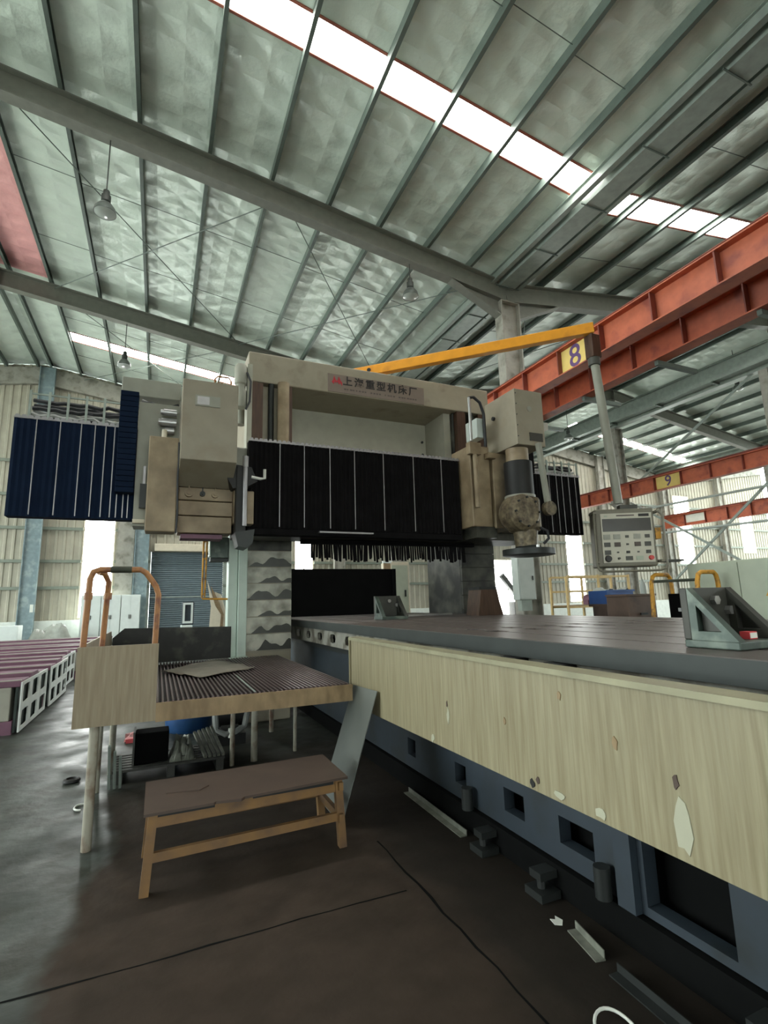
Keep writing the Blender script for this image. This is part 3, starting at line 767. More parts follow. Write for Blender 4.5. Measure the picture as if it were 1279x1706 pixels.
# ------------------------------------------------------------------ gantry frame
gan = thing('gantry_frame', 'beige portal frame of the gantry milling machine with sign', 'gantry', (3.28, 8.0, 0))
for i, (x0, x1) in enumerate(((1.12, 1.8), (4.74, 5.44))):
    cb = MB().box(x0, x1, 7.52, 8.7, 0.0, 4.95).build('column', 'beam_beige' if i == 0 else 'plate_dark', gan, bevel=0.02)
    for k in range(7):
        z = 0.96+0.236*k
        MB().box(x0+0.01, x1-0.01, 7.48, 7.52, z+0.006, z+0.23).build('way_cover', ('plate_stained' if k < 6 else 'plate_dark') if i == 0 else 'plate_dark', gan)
        if i == 0 and k < 6:
            q = random.Random(20+k); c_ = 16; p0, p1, am, st = q.uniform(0, 6), q.uniform(0, 6), q.uniform(0.05, 0.1), q.uniform(0.0, 0.25)
            xa = x0+0.02+(x1-x0)*st; pts = [(x1-0.012, z+0.008), (xa, z+0.008)]
            pts += [(xa+(x1-0.012-xa)*j/c_, z+0.012+am*min(1, 4*j/c_)*(1+0.45*math.sin(p0+j*0.55)+0.25*math.sin(p1+j*1.1))) for j in range(c_+1)]
            m = MB(); m.prism(pts, 'y', 7.4785, 7.48); m.build('oil_stain', 'oil_stain', gan)
    for w0, w1 in ((0.03, 0.2), (0.48, 0.65)):
        MB().box(x0+w0, x0+w1, 7.4, 7.52, 2.7, 4.94).build('guideway', 'way_brown', gan)
    m = MB(); m.cyl((x0+0.33, 7.44, 2.7), (x0+0.33, 7.44, 4.95), 0.045, n=12); m.build('lift_screw', 'steel_dark', gan, True)
MB().box(1.1, 5.46, 7.4, 8.7, 4.95, 5.43).build('top_beam', 'beam_beige', gan, bevel=0.015)
MB().box(1.82, 4.72, 8.3, 8.36, 3.6, 4.95).build('rear_web', 'beam_inner', gan)
MB().box(4.6, 4.735, 7.6, 8.3, 3.6, 4.95).build('side_web', 'beam_inner', gan)
for z in (4.1, 4.35, 4.6): 
    m = MB(); m.cyl((4.52, 8.3, z), (4.52, 8.28, z), 0.025, n=8); m.build('bolt', 'steel_dark', gan)
m = MB(); m.cyl((1.62, 7.34, 3.7), (1.62, 7.34, 4.95), 0.09, n=16); m.build('hydraulic_cylinder', 'machine_dirty', gan, True)
m = MB(); m.cyl((1.02, 7.6, 4.3), (1.02, 7.6, 5.2), 0.07, n=14); m.build('motor', 'machine_grey', gan, True)
# sign with red emblem and black characters
sb = MB().box(2.35, 4.1, 7.385, 7.4, 4.965, 5.27).build('sign_board', 'sign_board', gan)
for i, ch in enumerate('上海重型机床厂'):
    text_mesh('character', ch, 0.17, 'letter_black', sb, (2.685+0.2*i, 7.384, 5.165), (1, 0, 0), (0, 0, 1), 0.003, bold=0.004)
def lg(poly): m = MB(); m.prism([(2.41+a*0.18, 5.08+b*0.16) for a, b in poly], 'y', 7.379, 7.385); m.build('emblem', 'logo_red', sb)
lg([(0, 0.35), (0.12, 0.5), (0.24, 1.0), (0.36, 0.62), (0.5, 0.4), (0.42, 0.2), (0.3, 0.42), (0.2, 0.1)])
lg([(0.46, 0.42), (0.6, 0.62), (0.68, 0.98), (0.82, 0.6), (1.0, 0.36), (0.98, 0.0), (0.84, 0.3), (0.72, 0.12), (0.6, 0.3)])
for i in range(26):
    w = random.Random(i).uniform(0.02, 0.045); x = 2.62+0.052*i
    if i in (8, 13, 18): continue
    MB().box(x, x+w, 7.3835, 7.385, 5.02, 5.045).build('small_lettering', 'letter_faint', sb)

# black strip fringe under the crossbeam and the dark things behind the portal
fr = thing('strip_curtain', 'torn black strip curtain hanging below the crossbeam', 'strip curtain', (3.05, 7.05, 2.1))
MB().box(1.82, 4.72, 7.02, 7.1, 2.44, 2.499).build('header', 'bellows_shade_black', fr)
R = random.Random(3)
for i in range(70):
    x = 1.97+0.037*i; l = R.uniform(0.26, 0.33); w = R.uniform(0.022, 0.037); dx = R.uniform(-.015, .015)
    m = MB(); m.add([(x, 7.06, 2.45), (x+w, 7.06, 2.45), (x+w+dx, 7.05, 2.51-l), (x+dx, 7.05, 2.51-l), (x, 7.068, 2.45), (x+w, 7.068, 2.45), (x+w+dx, 7.058, 2.51-l), (x+dx, 7.058, 2.51-l)],
        [(0, 1, 2, 3), (4, 7, 6, 5), (0, 4, 5, 1), (3, 2, 6, 7), (0, 3, 7, 4), (1, 5, 6, 2)])
    m.build('strip', 'bellows_shade_black', fr)
bp = thing('chip_screen', 'tall black chip screen standing behind the table end', 'screen', (3.5, 10.2, 0))
MB().box(2.2, 4.75, 10.2, 10.24, 0.1, 2.3).build('sheet', 'black_panel', bp)
for x in (2.22, 4.68): 
    MB().box(x, x+0.06, 10.14, 10.195, 0, 2.3).build('post', 'black_panel', bp)
cp = thing('control_cabinet', 'narrow cream cabinet seen between screen and right column', 'cabinet', (5.0, 10.8, 0))
MB().box(4.85, 5.35, 10.7, 11.2, 0.0, 2.5).build('body', 'cream', cp, bevel=0.01)
MB().box(4.9, 5.3, 10.68, 10.698, 0.15, 2.42).build('door', 'cabinet_green', cp)
MB().box(5.2, 5.24, 10.66, 10.678, 1.7, 1.85).build('handle', 'steel_dark', cp)
wp = thing('wooden_post', 'pale timber plank standing beside the cream cabinet', 'plank', (4.8, 10.6, 0))
MB().box(4.62, 4.78, 10.5, 10.55, 0, 2.45).build('plank', 'wood_plank', wp); MB().box(4.6, 4.8, 10.49, 10.56, 2.45, 2.5).build('end_cap', 'casting_white', wp)

# ------------------------------------------------------------------ crossbeam with bellows
cbm = thing('crossbeam', 'horizontal crossbeam of the gantry covered by folded bellows', 'crossbeam', (2.5, 6.8, 2.5))
MB().box(-1.3, 6.25, 6.52, 7.38, 2.76, 3.62).build('beam', 'machine_grey', cbm, bevel=0.02)
MB().box(-0.1, 5.7, 6.52, 7.38, 2.62, 2.76).build('lower_rib', 'plate_dark', cbm)
MB().box(0.9, 5.6, 6.56, 7.3, 2.5, 2.62).build('beam_underside', 'plate_dark', cbm)
def bellows(name, x0, x1, z0, z1, pitch, amp, mat, strips, label, yb=6.3):
    n = round((x1-x0)/pitch); p = (x1-x0)/n; front = []
    for i in range(n): front += [(x0+i*p, yb+amp), (x0+(i+.5)*p, yb)]
    front += [(x1, yb+amp), (x1, yb+0.16), (x0, yb+0.16)]
    m = MB(); m.prism(front, 'z', z0, z1); b = m.build(name, mat, cbm); b['label'] = label
    # scalloped top edging
    m = MB(); top = []
    for i in range(n): top += [(x0+i*p, z1+0.0), (x0+(i+.25)*p, z1+0.03), (x0+(i+.75)*p, z1+0.03)]
    top += [(x1, z1), (x1, z1-0.012), (x0, z1-0.012)]
    m.prism(top, 'y', yb-0.006, yb+0.1); m.build('top_edging', 'strip_metal', b)
    for i, x in enumerate(strips):
        m = MB(); m.box(x-0.005, x+0.005, yb-0.012, yb-0.002, z0+0.02, z1-0.01); m.build('stiffener_strip', 'strip_metal', b)
    return b
bellows('bellows', 0.96, 4.05, 2.54, 3.66, 0.06, 0.02, 'bellows_shade_black', [1.35, 1.67, 2.02, 2.37, 2.8, 3.27, 3.73], 'bellows in shade-dark colour between the two milling heads')
bellows('bellows', -1.5, -0.3, 2.58, 3.66, 0.06, 0.01, 'bellows_blue', [-1.29, -1.07, -0.87, -0.735, -0.63, -0.54, -0.48, -0.415, -0.365], 'dark blue bellows at the left end')
bellows('bellows', 5.4, 6.42, 2.6, 3.58, 0.06, 0.02, 'bellows_shade_black', [5.75, 5.9, 6.02, 6.16, 6.3], 'bellows in shade-dark colour at the right end')
MB().box(1.85, 2.6, 6.22, 6.3, 2.49, 2.51).build('wiper_rail', 'strip_metal', cbm); MB().box(0.96, 4.05, 6.31, 6.5, 2.46, 2.535).build('lower_tray', 'bellows_shade_black', cbm)
def rack(x0, x1, z0, z1, n, label, seed):
    r = thing('cable_rack', label, 'cable rack', ((x0+x1)/2, 6.8, z0), 'cable racks on the crossbeam')
    for k in range(n):
        x = x0+(x1-x0)*k/(n-1)
        MB().box(x-0.012, x+0.012, 6.52, 6.54, z0, z1).build('upright', 'galvanised', r)
    for z in (z0+0.03, z1-0.03): MB().box(x0, x1, 6.545, 6.56, z-0.01, z+0.01).build('rail', 'galvanised', r)
    MB().box(x0, x1, 6.6, 7.1, z0, z0+0.012).build('tray', 'steel_dark', r)
    q = random.Random(seed)
    for k in range(7):
        pts = [(x0+(x1-x0)*i/12, 6.62+0.03*k+q.uniform(-.02, .02), z0+0.1+(z1-z0-0.14)*((k*3) % 7)/7+q.uniform(-.018, .018)) for i in range(13)]
        m = MB(); m.tube(pts, 0.024, 6); m.build('cable', 'cable_grey' if k % 3 == 0 else 'cable_black', r, True)
rack(-1.42, -0.5, 3.7, 4.06, 6, 'open cable rack on top of the blue bellows', 1)
rack(5.62, 6.6, 3.63, 3.9, 7, 'open cable rack on top of the right-hand bellows', 2)

# ------------------------------------------------------------------ left milling head
lh = thing('milling_head', 'left milling head with a plain rectangular beige cover box', 'milling head', (0.45, 6.1, 2.4))
m = MB(); m.prism([(5.75, 3.19), (5.75, 4.12), (6.28, 4.14), (6.28, 2.98), (6.2, 2.98)], 'x', 0.145, 0.745); bxh = m.build('cover_box', 'machine_beige', lh, bevel=0.008)
np_ = MB().box(0.28, 0.545, 5.738, 5.75, 3.815, 3.94).build('name_plate', 'machine_grey', bxh)
MB().box(0.3, 0.43, 5.734, 5.738, 3.83, 3.925).build('plate_print', 'plate_silver', bxh)
for k, (z0, z1) in enumerate(((2.825, 2.975), (2.645, 2.815), (2.44, 2.635))):
    MB().box(0.16, 0.8-0.02*k, 6.2, 6.5, z0, z1).build('saddle_block', 'machine_dirty', lh, bevel=0.008)
MB().box(0.2, 0.66, 6.24, 6.5, 2.38, 2.43).build('chip_tray', 'casting_purple', lh)
for x, rr in ((0.27, 0.045), (0.42, 0.03), (0.56, 0.04)):
    m = MB(); m.cyl((x, 6.2, 2.9), (x, 6.16, 2.9), rr, n=14); m.cyl((x, 6.16, 2.9), (x, 6.14, 2.9), rr*0.5, n=10); m.box(x-0.006, x+0.006, 6.16, 6.19, 2.9+rr*0.6, 2.9+rr+0.04)
    m.build('oil_fitting', 'machine_dirty' if rr > 0.03 else 'steel_dark', lh, True)
MB().box(-0.17, 0.135, 5.95, 6.2, 2.41, 3.48).build('counterweight_cover', 'machine_dirty', lh, bevel=0.012)
MB().box(-0.3, 0.14, 6.2, 6.5, 2.5, 3.95).build('saddle_plate', 'machine_grey', lh)
m = MB(); m.tube([(0.135, 5.93, 3.42), (0.14, 5.92, 3.2), (0.135, 5.93, 3.0), (0.15, 5.95, 2.6), (0.14, 5.96, 2.4)], 0.011, 6); m.build('black_hose', 'cable_black', lh, True)
MB().box(-0.24, -0.172, 6.05, 6.1, 2.68, 2.95).build('limit_switch', 'steel_dark', lh)
MB().box(-0.215, -0.19, 6.05, 6.08, 2.95, 3.15).build('switch_rod', 'strip_metal', lh)
MB().box(-0.3, -0.18, 6.1, 6.15, 2.52, 2.56).build('foot', 'cream', lh)
# motors and fittings above the counterweight
for (x, z, l, rr) in ((-0.06, 3.7, 0.16, 0.05), (-0.04, 3.82, 0.14, 0.04), (-0.02, 3.6, 0.1, 0.04)):
    m = MB(); m.cyl((x, 6.1, z), (x+l, 6.1, z), rr, n=14); m.cyl((x-0.03, 6.1, z), (x, 6.1, z), rr*0.7, n=12); m.build('servo_motor', 'plate_silver', lh, True)
m = MB(); m.cyl((-0.02, 6.08, 3.48), (-0.02, 6.08, 3.6), 0.03, n=10); m.build('pipe_stub', 'cream', lh, True)
for k in range(4):
    pts = [(-0.28+0.1*i, 6.25+0.02*k, 3.9+0.03*k+0.05*math.sin(i*0.9+k)) for i in range(5)]
    m = MB(); m.tube(pts, 0.016, 6); m.build('loose_hose', 'cable_black' if k % 2 else 'cable_grey', lh, True)
# ram on the right of the box
MB().box(0.775, 0.89, 5.98, 6.5, 2.4, 3.22).build('ram', 'black_oil', lh, bevel=0.01)
MB().box(0.76, 1.0, 6.1, 6.29, 2.55, 2.95).build('ram_side', 'machine_dirty', lh, bevel=0.01)
m = MB(); m.cyl((0.87, 5.94, 2.5), (0.87, 5.94, 3.2), 0.026, n=12); m.build('slide_rod', 'strip_metal', lh, True)
m = MB(); m.cyl((0.87, 5.94, 3.2), (0.87, 5.94, 3.33), 0.035, n=12); m.build('rod_cap', 'plate_silver', lh, True)
m = MB(); m.prism([(0.76, 2.42), (0.98, 2.46), (0.96, 2.3), (0.9, 2.24), (0.8, 2.26)], 'y', 5.9, 6.2); m.build('spindle_nose', 'steel_dark', lh)
m = MB(); m.prism([(0.66, 3.1), (0.76, 3.24), (0.95, 3.22), (1.02, 3.05), (0.9, 2.98), (0.74, 2.95)], 'y', 6.0, 6.25); m.build('ram_bracket', 'black_oil', lh)
m = MB(); m.tube([(0.95, 6.0, 3.1), (1.05, 5.98, 3.08), (1.1, 5.98, 3.09), (1.1, 5.98, 3.2)], 0.018, 8); m.build('white_elbow', 'white_cord', lh, True)
# cable channel, drag chain, top motor and safety hoop
MB().box(-0.5, 0.14, 6.3, 6.5, 4.06, 4.28).build('cable_channel', 'machine_grey', lh, bevel=0.01)
m = MB(); m.tube([(0.52, 6.2, 4.14), (0.52, 6.2, 4.36), (0.55, 6.2, 4.4), (0.68, 6.2, 4.4), (0.71, 6.2, 4.36), (0.71, 6.2, 4.14)], 0.012, 8); m.build('lifting_hoop', 'rail_orange', lh, True)
for x in (0.56, 0.6): 
    m = MB(); m.cyl((x, 6.2, 4.14), (x, 6.2, 4.32), 0.014, n=8); m.build('brass_fitting', 'rail_orange', lh, True)
dc = thing('drag_chain', 'dark blue cable drag chain hanging beside the left bellows', 'cable chain', (-0.4, 6.2, 3.4))
for k in range(19):
    z = 4.03-0.062*k
    MB().box(-0.49, -0.305, 6.1, 6.24, z-0.058, z).build('link', 'bellows_blue', dc, bevel=0.006)
tm = thing('lift_motor', 'cylindrical lift motor on the gantry left shoulder', 'motor', (0.9, 7.2, 4.5))
m = MB(); m.lathe((0.96, 7.2, 4.42), [(0.08, 0), (0.085, 0.02), (0.085, 0.26), (0.07, 0.28), (0.07, 0.34), (0.09, 0.36), (0.09, 0.62), (0.07, 0.66)], 18); m.build('motor_body', 'machine_grey', tm, True)
MB().box(1.05, 1.12, 7.15, 7.38, 3.75, 5.1).build('mount_plate', 'beam_inner', tm)
m = MB(); m.tube([(1.04, 7.14, 4.95), (1.09, 7.1, 4.8), (1.08, 7.12, 4.5), (1.03, 7.14, 4.38)], 0.015, 6); m.build('cable', 'cable_black', tm, True)

# ------------------------------------------------------------------ right milling head
rh = thing('milling_head', 'right milling head with a round spindle head below its box', 'milling head', (4.7, 6.0, 2.2))
bxr = MB().box(4.52, 5.02, 5.5, 6.22, 3.73, 4.56).build('cover_box', 'machine_beige', rh, bevel=0.008)
MB().box(4.74, 4.97, 5.488, 5.5, 3.8, 3.92).build('name_plate', 'screen_dark', bxr)
m = MB(); m.cyl((4.77, 5.5, 4.28), (4.77, 5.494, 4.28), 0.04, n=18); m.build('round_badge', 'machine_grey', bxr, True)
m = MB(); m.cyl((4.52, 6.0, 4.27), (4.49, 6.0, 4.27), 0.03, n=10); m.build('knob', 'black_oil', bxr, True)
for k in range(5):
    m = MB(); m.cyl((4.54, 5.5, 3.85+0.16*k), (4.54, 5.493, 3.85+0.16*k), 0.008, n=8); m.build('screw', 'steel_dark', bxr)
MB().box(5.02, 5.24, 6.0, 6.28, 4.2, 4.46).build('side_duct', 'machine_beige', rh, bevel=0.01)
MB().box(5.1, 5.26, 6.05, 6.2, 3.5, 4.2).build('drag_chain', 'bellows_shade_black', rh)
MB().box(4.42, 4.8, 5.98, 6.5, 2.6, 3.73).build('ram', 'machine_dirty', rh, bevel=0.015)
MB().box(4.06, 4.4, 6.02, 6.52, 2.62, 3.82).build('saddle', 'machine_dirty', rh, bevel=0.012)
MB().box(4.0, 4.2, 5.92, 6.02, 3.66, 3.84).build('saddle_lug', 'machine_dirty', rh, bevel=0.01)
m = MB(); m.cyl((4.1, 5.95, 2.88), (4.1, 5.95, 3.66), 0.035, n=12); m.build('hydraulic_cylinder', 'machine_dirty', rh, True)
m = MB(); m.cyl((4.02, 5.9, 3.84), (4.02, 5.9, 4.5), 0.022, n=12); m.build('chrome_rod', 'steel_bare', rh, True)
m = MB(); m.tube([(4.02, 5.9, 4.5), (4.1, 5.9, 4.52), (4.22, 5.92, 4.46), (4.3, 5.95, 4.3), (4.32, 5.98, 3.9), (4.33, 6.0, 3.82)], 0.022, 8); m.build('hose', 'cable_black', rh, True)
MB().box(4.2, 4.34, 6.0, 6.3, 3.95, 4.25).build('valve_block', 'ebox_grey', rh, bevel=0.01)
MB().box(4.3, 4.44, 5.9, 6.0, 3.62, 3.7).build('clamp', 'machine_dirty', rh)
m = MB(); m.cyl((4.67, 5.72, 3.02), (4.67, 5.72, 3.52), 0.2, n=28); m.build('quill', 'black_oil', rh, True)
m = MB(); m.cyl((4.67, 5.72, 3.52), (4.67, 5.72, 3.72), 0.16, n=28); m.build('quill_neck', 'machine_dirty', rh, True)
m = MB(); m.cyl((4.67, 5.72, 2.99), (4.67, 5.72, 3.03), 0.215, n=28); m.build('quill_ring', 'machine_grey', rh, True)
m = MB()
for k, (yy, r1, r2) in enumerate(((5.46, 0.2, 0.26), (5.52, 0.26, 0.27), (5.72, 0.27, 0.22))):
    m.cyl((4.57, yy, 2.76), (4.57, yy+(0.06, 0.2, 0.1)[k], 2.76), r1, r2, n=28)
m.build('spindle_head', 'dirty_spindle', rh, True)
MB().box(4.5, 4.86, 5.5, 5.86, 2.5, 3.0).build('gear_case', 'dirty_spindle', rh, bevel=0.06)
for k in range(8):
    t = k*math.pi/4; m = MB(); m.cyl((4.57+0.2*math.cos(t), 5.47, 2.76+0.2*math.sin(t)), (4.57+0.2*math.cos(t), 5.44, 2.76+0.2*math.sin(t)), 0.016, n=6); m.build('bolt', 'steel_dark', rh)
m = MB(); m.cyl((4.67, 5.66, 2.3), (4.67, 5.66, 2.52), 0.15, 0.17, n=24); m.build('spindle_sleeve', 'dirty_spindle', rh, True)
m = MB(); m.lathe((4.7, 5.66, 2.17), [(0.3, 0.0), (0.355, 0.01), (0.355, 0.09), (0.2, 0.1), (0.16, 0.14)], 32); m.build('face_mill', 'steel_dark', rh, True)
m = MB(); m.cyl((4.66, 5.42, 2.2), (4.66, 5.42, 2.3), 0.022, n=8); m.build('drive_pin', 'plate_silver', rh, True)
MB().bar((4.85, 5.46, 3.76), (4.93, 5.46, 2.9), 0.075, 0.05).build('tie_bar', 'machine_grey', rh)
m = MB(); m.cyl((4.95, 5.5, 2.82), (4.95, 5.42, 2.82), 0.1, n=22); m.build('bearing_cap', 'dirty_spindle', rh, True)
m = MB(); m.tube([(4.8, 5.5, 2.55), (4.88, 5.46, 2.5), (4.9, 5.46, 2.4), (4.84, 5.5, 2.33)], 0.02, 8); m.build('coolant_hose', 'cable_black', rh, True)
MB().box(4.1, 4.46, 6.02, 6.5, 2.46, 2.62).build('lower_guard', 'plate_dark', rh)

# ------------------------------------------------------------------ yellow pendant arm and control panel
pa_ = thing('pendant_arm', 'long yellow swing arm reaching right from the gantry top', 'swing arm', (3.2, 7.7, 5.5))
A0, A1 = Vector((3.0, 7.97, 5.60)), Vector((6.14, 5.44, 5.785))
m = MB(); m.bar(A0, A1, 0.13, 0.175); m.build('arm', 'arm_yellow', pa_, bevel=0.012)
m = MB(); m.cyl((3.14, 7.83, 5.432), (3.14, 7.83, 5.519), 0.1, n=18); m.build('pivot', 'arm_yellow', pa_, True)
d_ = (A1-A0).normalized(); nrm = Vector((d_.y, -d_.x, 0)).normalized()
if nrm.y > 0: nrm = -nrm
hc = A0 + d_*0.32 + nrm*0.07
m = MB(); m.cyl(hc, hc+nrm*0.006, 0.035, n=14); m.build('arm_hole', 'black_oil', pa_)
MB().box(6.06, 6.24, 5.42, 5.58, 5.302, 5.69).build('end_socket', 'way_brown', pa_, bevel=0.01)
PP = Vector((6.16, 5.5, 0))
pn = thing('control_pendant', 'grey control pendant panel hanging on its long pole', 'control panel', (6.3, 5.4, 2.05))
m = MB(); m.cyl((6.15, 5.5, 5.3), (6.34, 5.5, 2.97), 0.065, n=16); m.build('pole', 'machine_grey', pn, True)
m = MB(); m.cyl((6.145, 5.5, 5.18), (6.15, 5.5, 5.3), 0.09, n=16); m.build('collar', 'key_dark', pn, True)
# panel local frame: across, up, out of the face (towards the operator)
ex = Vector((math.cos(math.radians(27)), -math.sin(math.radians(27)), 0)); ez = Vector((0.03, 0.0, 1)).normalized(); ey = ez.cross(ex).normalized()
PO = Vector((6.34, 5.47, 2.425))
def lbox(u0, u1, w0, w1, v0, v1, nm, mat, parent=None, bevel=0.0):
    """box in the panel's own axes: u across, v up, w depth (negative towards the operator)"""
    m = MB(); vs = [PO + ex*u + ez*v + ey*w for v in (v0, v1) for w in (w0, w1) for u in (u0, u1)]
    m.add(vs, [(0, 2, 3, 1), (4, 5, 7, 6), (0, 1, 5, 4), (2, 6, 7, 3), (0, 4, 6, 2), (1, 3, 7, 5)]); return m.build(nm, mat, parent or pn, bevel=bevel)
case = lbox(-0.44, 0.41, -0.12, 0.14, -0.42, 0.44, 'case', 'panel_case', bevel=0.02)
face = lbox(-0.37, 0.37, -0.135, -0.12, -0.36, 0.37, 'face_plate', 'panel_face')
lbox(-0.35, 0.35, -0.14, -0.135, 0.1, 0.29, 'screen', 'screen_dark', face)
lbox(0.18, 0.33, -0.14, -0.135, 0.315, 0.355, 'badge', 'letter_black', face)
lbox(-0.32, -0.27, -0.138, -0.135, 0.32, 0.34, 'logo', 'cabinet_green', face); lbox(-0.14, 0.12, -0.138, -0.135, 0.325, 0.345, 'lettering', 'letter_faint', face)
KB = [[(0, 'key_grey', 1), (1, 'key_grey', 1), (2, 'key_dark', .5), (3, 'key_grey', 1), (4, 'key_dark', .7)],
      [(0, 'key_dark', .9), (1, 'letter_faint', .9), (2, 'key_dark', .35), (3, 'letter_faint', .9), (4, 'key_dark', .9)],
      [(0, 'key_dark', .9), (1, 'key_dark', .3), (2, 'letter_black', .5), (3, 'key_dark', .3), (4, 'key_dark', .7)]]
for r_, row in enumerate(KB):
    for c_, mt, sz in row:
        u = -0.3+0.145*c_; v = 0.02-0.115*r_
        lbox(u-0.048*sz, u+0.048*sz, -0.146, -0.135, v-0.036*sz, v+0.036*sz, 'key', mt, face)
def knob(u, v, rr, nm, mat):
    m = MB(); m.cyl(PO+ex*u+ez*v-ey*0.135, PO+ex*u+ez*v-ey*0.17, rr, rr*0.85, n=18); m.build(nm, mat, face, True)
knob(-0.3, -0.3, 0.05, 'rotary_knob', 'letter_black'); knob(-0.15, -0.3, 0.018, 'button', 'key_dark'); knob(0.31, -0.3, 0.036, 'stop_button', 'red_button')
lbox(-0.05, 0.05, -0.142, -0.135, -0.33, -0.27, 'key', 'key_dark', face); lbox(0.1, 0.2, -0.142, -0.135, -0.33, -0.27, 'key', 'cabinet_green', face)
def loc_(u, v, w): return PO + ex*u + ez*v + ey*w
m = MB(); m.tube([loc_(-0.47, 0.38, -0.16), loc_(-0.49, 0.3, -0.2), loc_(-0.49, -0.4, -0.2), loc_(-0.46, -0.47, -0.2), loc_(-0.4, -0.49, -0.2), loc_(0.4, -0.49, -0.2), loc_(0.48, -0.46, -0.2), loc_(0.5, -0.4, -0.2), loc_(0.5, 0.3, -0.2), loc_(0.46, 0.38, -0.16)], 0.016, 8)
m.build('guard_tube', 'panel_case', pn, True)
for u, v in ((-0.47, 0.38), (0.44, 0.38), (0.45, -0.35), (-0.46, -0.35)): lbox(u-0.02, u+0.03, -0.19, 0.0, v-0.015, v+0.015, 'guard_stay', 'panel_case')
lbox(0.42, 0.5, -0.1, 0.05, -0.02, 0.14, 'hand_wheel_holder', 'rail_yellow'); lbox(0.42, 0.8, -0.08, 0.1, -0.36, -0.33, 'side_shelf', 'key_dark')
lbox(-0.02, 0.24, 0.0, 0.12, 0.45, 0.52, 'cable_entry', 'key_dark')

# ------------------------------------------------------------------ operator platform
pl = thing('operator_platform', 'raised beige operator platform with ribbed grating on pipe legs', 'platform', (0.5, 5.6, 0))
MB().box(-0.5, 0.02, 4.2, 4.22, 0.8, 1.34).build('front_plate', 'platform_paint', pl)
MB().box(0.02, 1.53, 4.2, 4.22, 0.79, 0.92).build('fascia', 'fascia_dirty', pl)
m = MB(); m.prism([(4.222, 0.8), (4.222, 1.34), (6.9, 1.34), (7.1, 1.2), (7.1, 0.8)], 'x', -0.5, -0.485); m.build('side_plate', 'platform_paint', pl)
m = MB(); m.prism([(-0.484, 0.93), (-0.484, 1.25), (-0.36, 1.36), (0.9, 1.33), (0.9, 0.93)], 'y', 7.1, 7.12); m.build('rear_plate', 'rubber_dark', pl)
MB().box(-0.484, 1.53, 4.222, 7.1, 0.88, 0.905).build('deck', 'grate_base', pl)
bar_me = None
for k in range(57):
    x = -0.46+0.035*k
    if bar_me is None:
        m = MB(); m.prism([(-0.010, 0.905), (0.010, 0.905), (0.007, 0.928), (-0.007, 0.928)], 'y', 4.225, 7.09); bar_me = m.mesh('grating_bar', 'grate')
    o = bpy.data.objects.new('grating_bar', bar_me); COL.objects.link(o); o.parent = pl; o.location = Vector((x, 0, 0))-WLOC[pl.name]
MB().box(0.72, 0.735, 4.23, 5.3, 0.929, 0.933).build('seam_strip', 'galvanised', pl)
for x, y, rr in ((-0.37, 4.27, 0.032), (-0.43, 5.5, 0.026), (-0.36, 6.0, 0.022), (0.76, 5.7, 0.024), (0.99, 5.75, 0.034), (1.46, 5.9, 0.02), (-0.4, 6.9, 0.03), (1.4, 6.9, 0.03)):
    m = MB(); m.cyl((x, y, 0), (x+0.003, y, 0.88), rr, n=12); m.build('leg', 'leg_paint', pl, True)
for y in (4.7, 5.7, 6.7): MB().box(-0.48, 1.52, y, y+0.05, 0.82, 0.879).build('joist', 'skirt_grey', pl)
m = MB(); m.tube([(-0.475, 4.26, 1.3), (-0.46, 4.26, 1.82), (-0.44, 4.26, 1.87), (-0.4, 4.26, 1.885), (-0.13, 4.26, 1.885), (-0.09, 4.26, 1.86), (-0.02, 4.26, 1.76), (0.0, 4.26, 1.7), (-0.008, 4.26, 1.3)], 0.022, 10); hr = m.build('handrail', 'rail_orange', pl, True)
m = MB(); m.tube([(-0.41, 4.3, 1.87), (-0.375, 4.36, 1.86), (-0.35, 4.4, 1.8), (-0.37, 4.42, 1.25)], 0.02, 10); m.build('rail_post', 'rail_orange', pl, True)
m = MB(); m.cyl((-0.33, 4.26, 1.886), (-0.19, 4.26, 1.886), 0.0245, n=12); m.build('dark_tape', 'dark_tape', hr, True)
for p in ((-0.465, 4.26, 1.67), (-0.352, 4.405, 1.67)):
    m = MB(); m.cyl(p, (p[0]+0.002, p[1], p[2]+0.05), 0.028, n=12); m.build('sleeve', 'rail_orange', hr, True)
# sheet lying on the grating
m = MB(); R = random.Random(5); nx, ny = 10, 6; vs = []
q = [(0.06, 6.0), (0.72, 6.9), (0.98, 5.75), (0.42, 5.25)]
for j in range(ny+1):
    for i in range(nx+1):
        a, b = i/nx, j/ny
        x = (q[0][0]*(1-a)+q[3][0]*a)*(1-b)+(q[1][0]*(1-a)+q[2][0]*a)*b; y = (q[0][1]*(1-a)+q[3][1]*a)*(1-b)+(q[1][1]*(1-a)+q[2][1]*a)*b
        vs.append((x+R.uniform(-.015, .015), y+R.uniform(-.02, .02), 0.932+0.012*abs(math.sin(a*7+b*3))+R.uniform(0, .008)))
fs = [(j*(nx+1)+i, j*(nx+1)+i+1, (j+1)*(nx+1)+i+1, (j+1)*(nx+1)+i) for j in range(ny) for i in range(nx)]
m.add(vs, fs); sh = m.build('cover_sheet', 'cloth_grey', None, True)
so = sh.modifiers.new('thickness', 'SOLIDIFY'); so.thickness = 0.004; so.offset = 1
tag(sh, 'crumpled grey sheet lying on the platform grating', 'sheet')
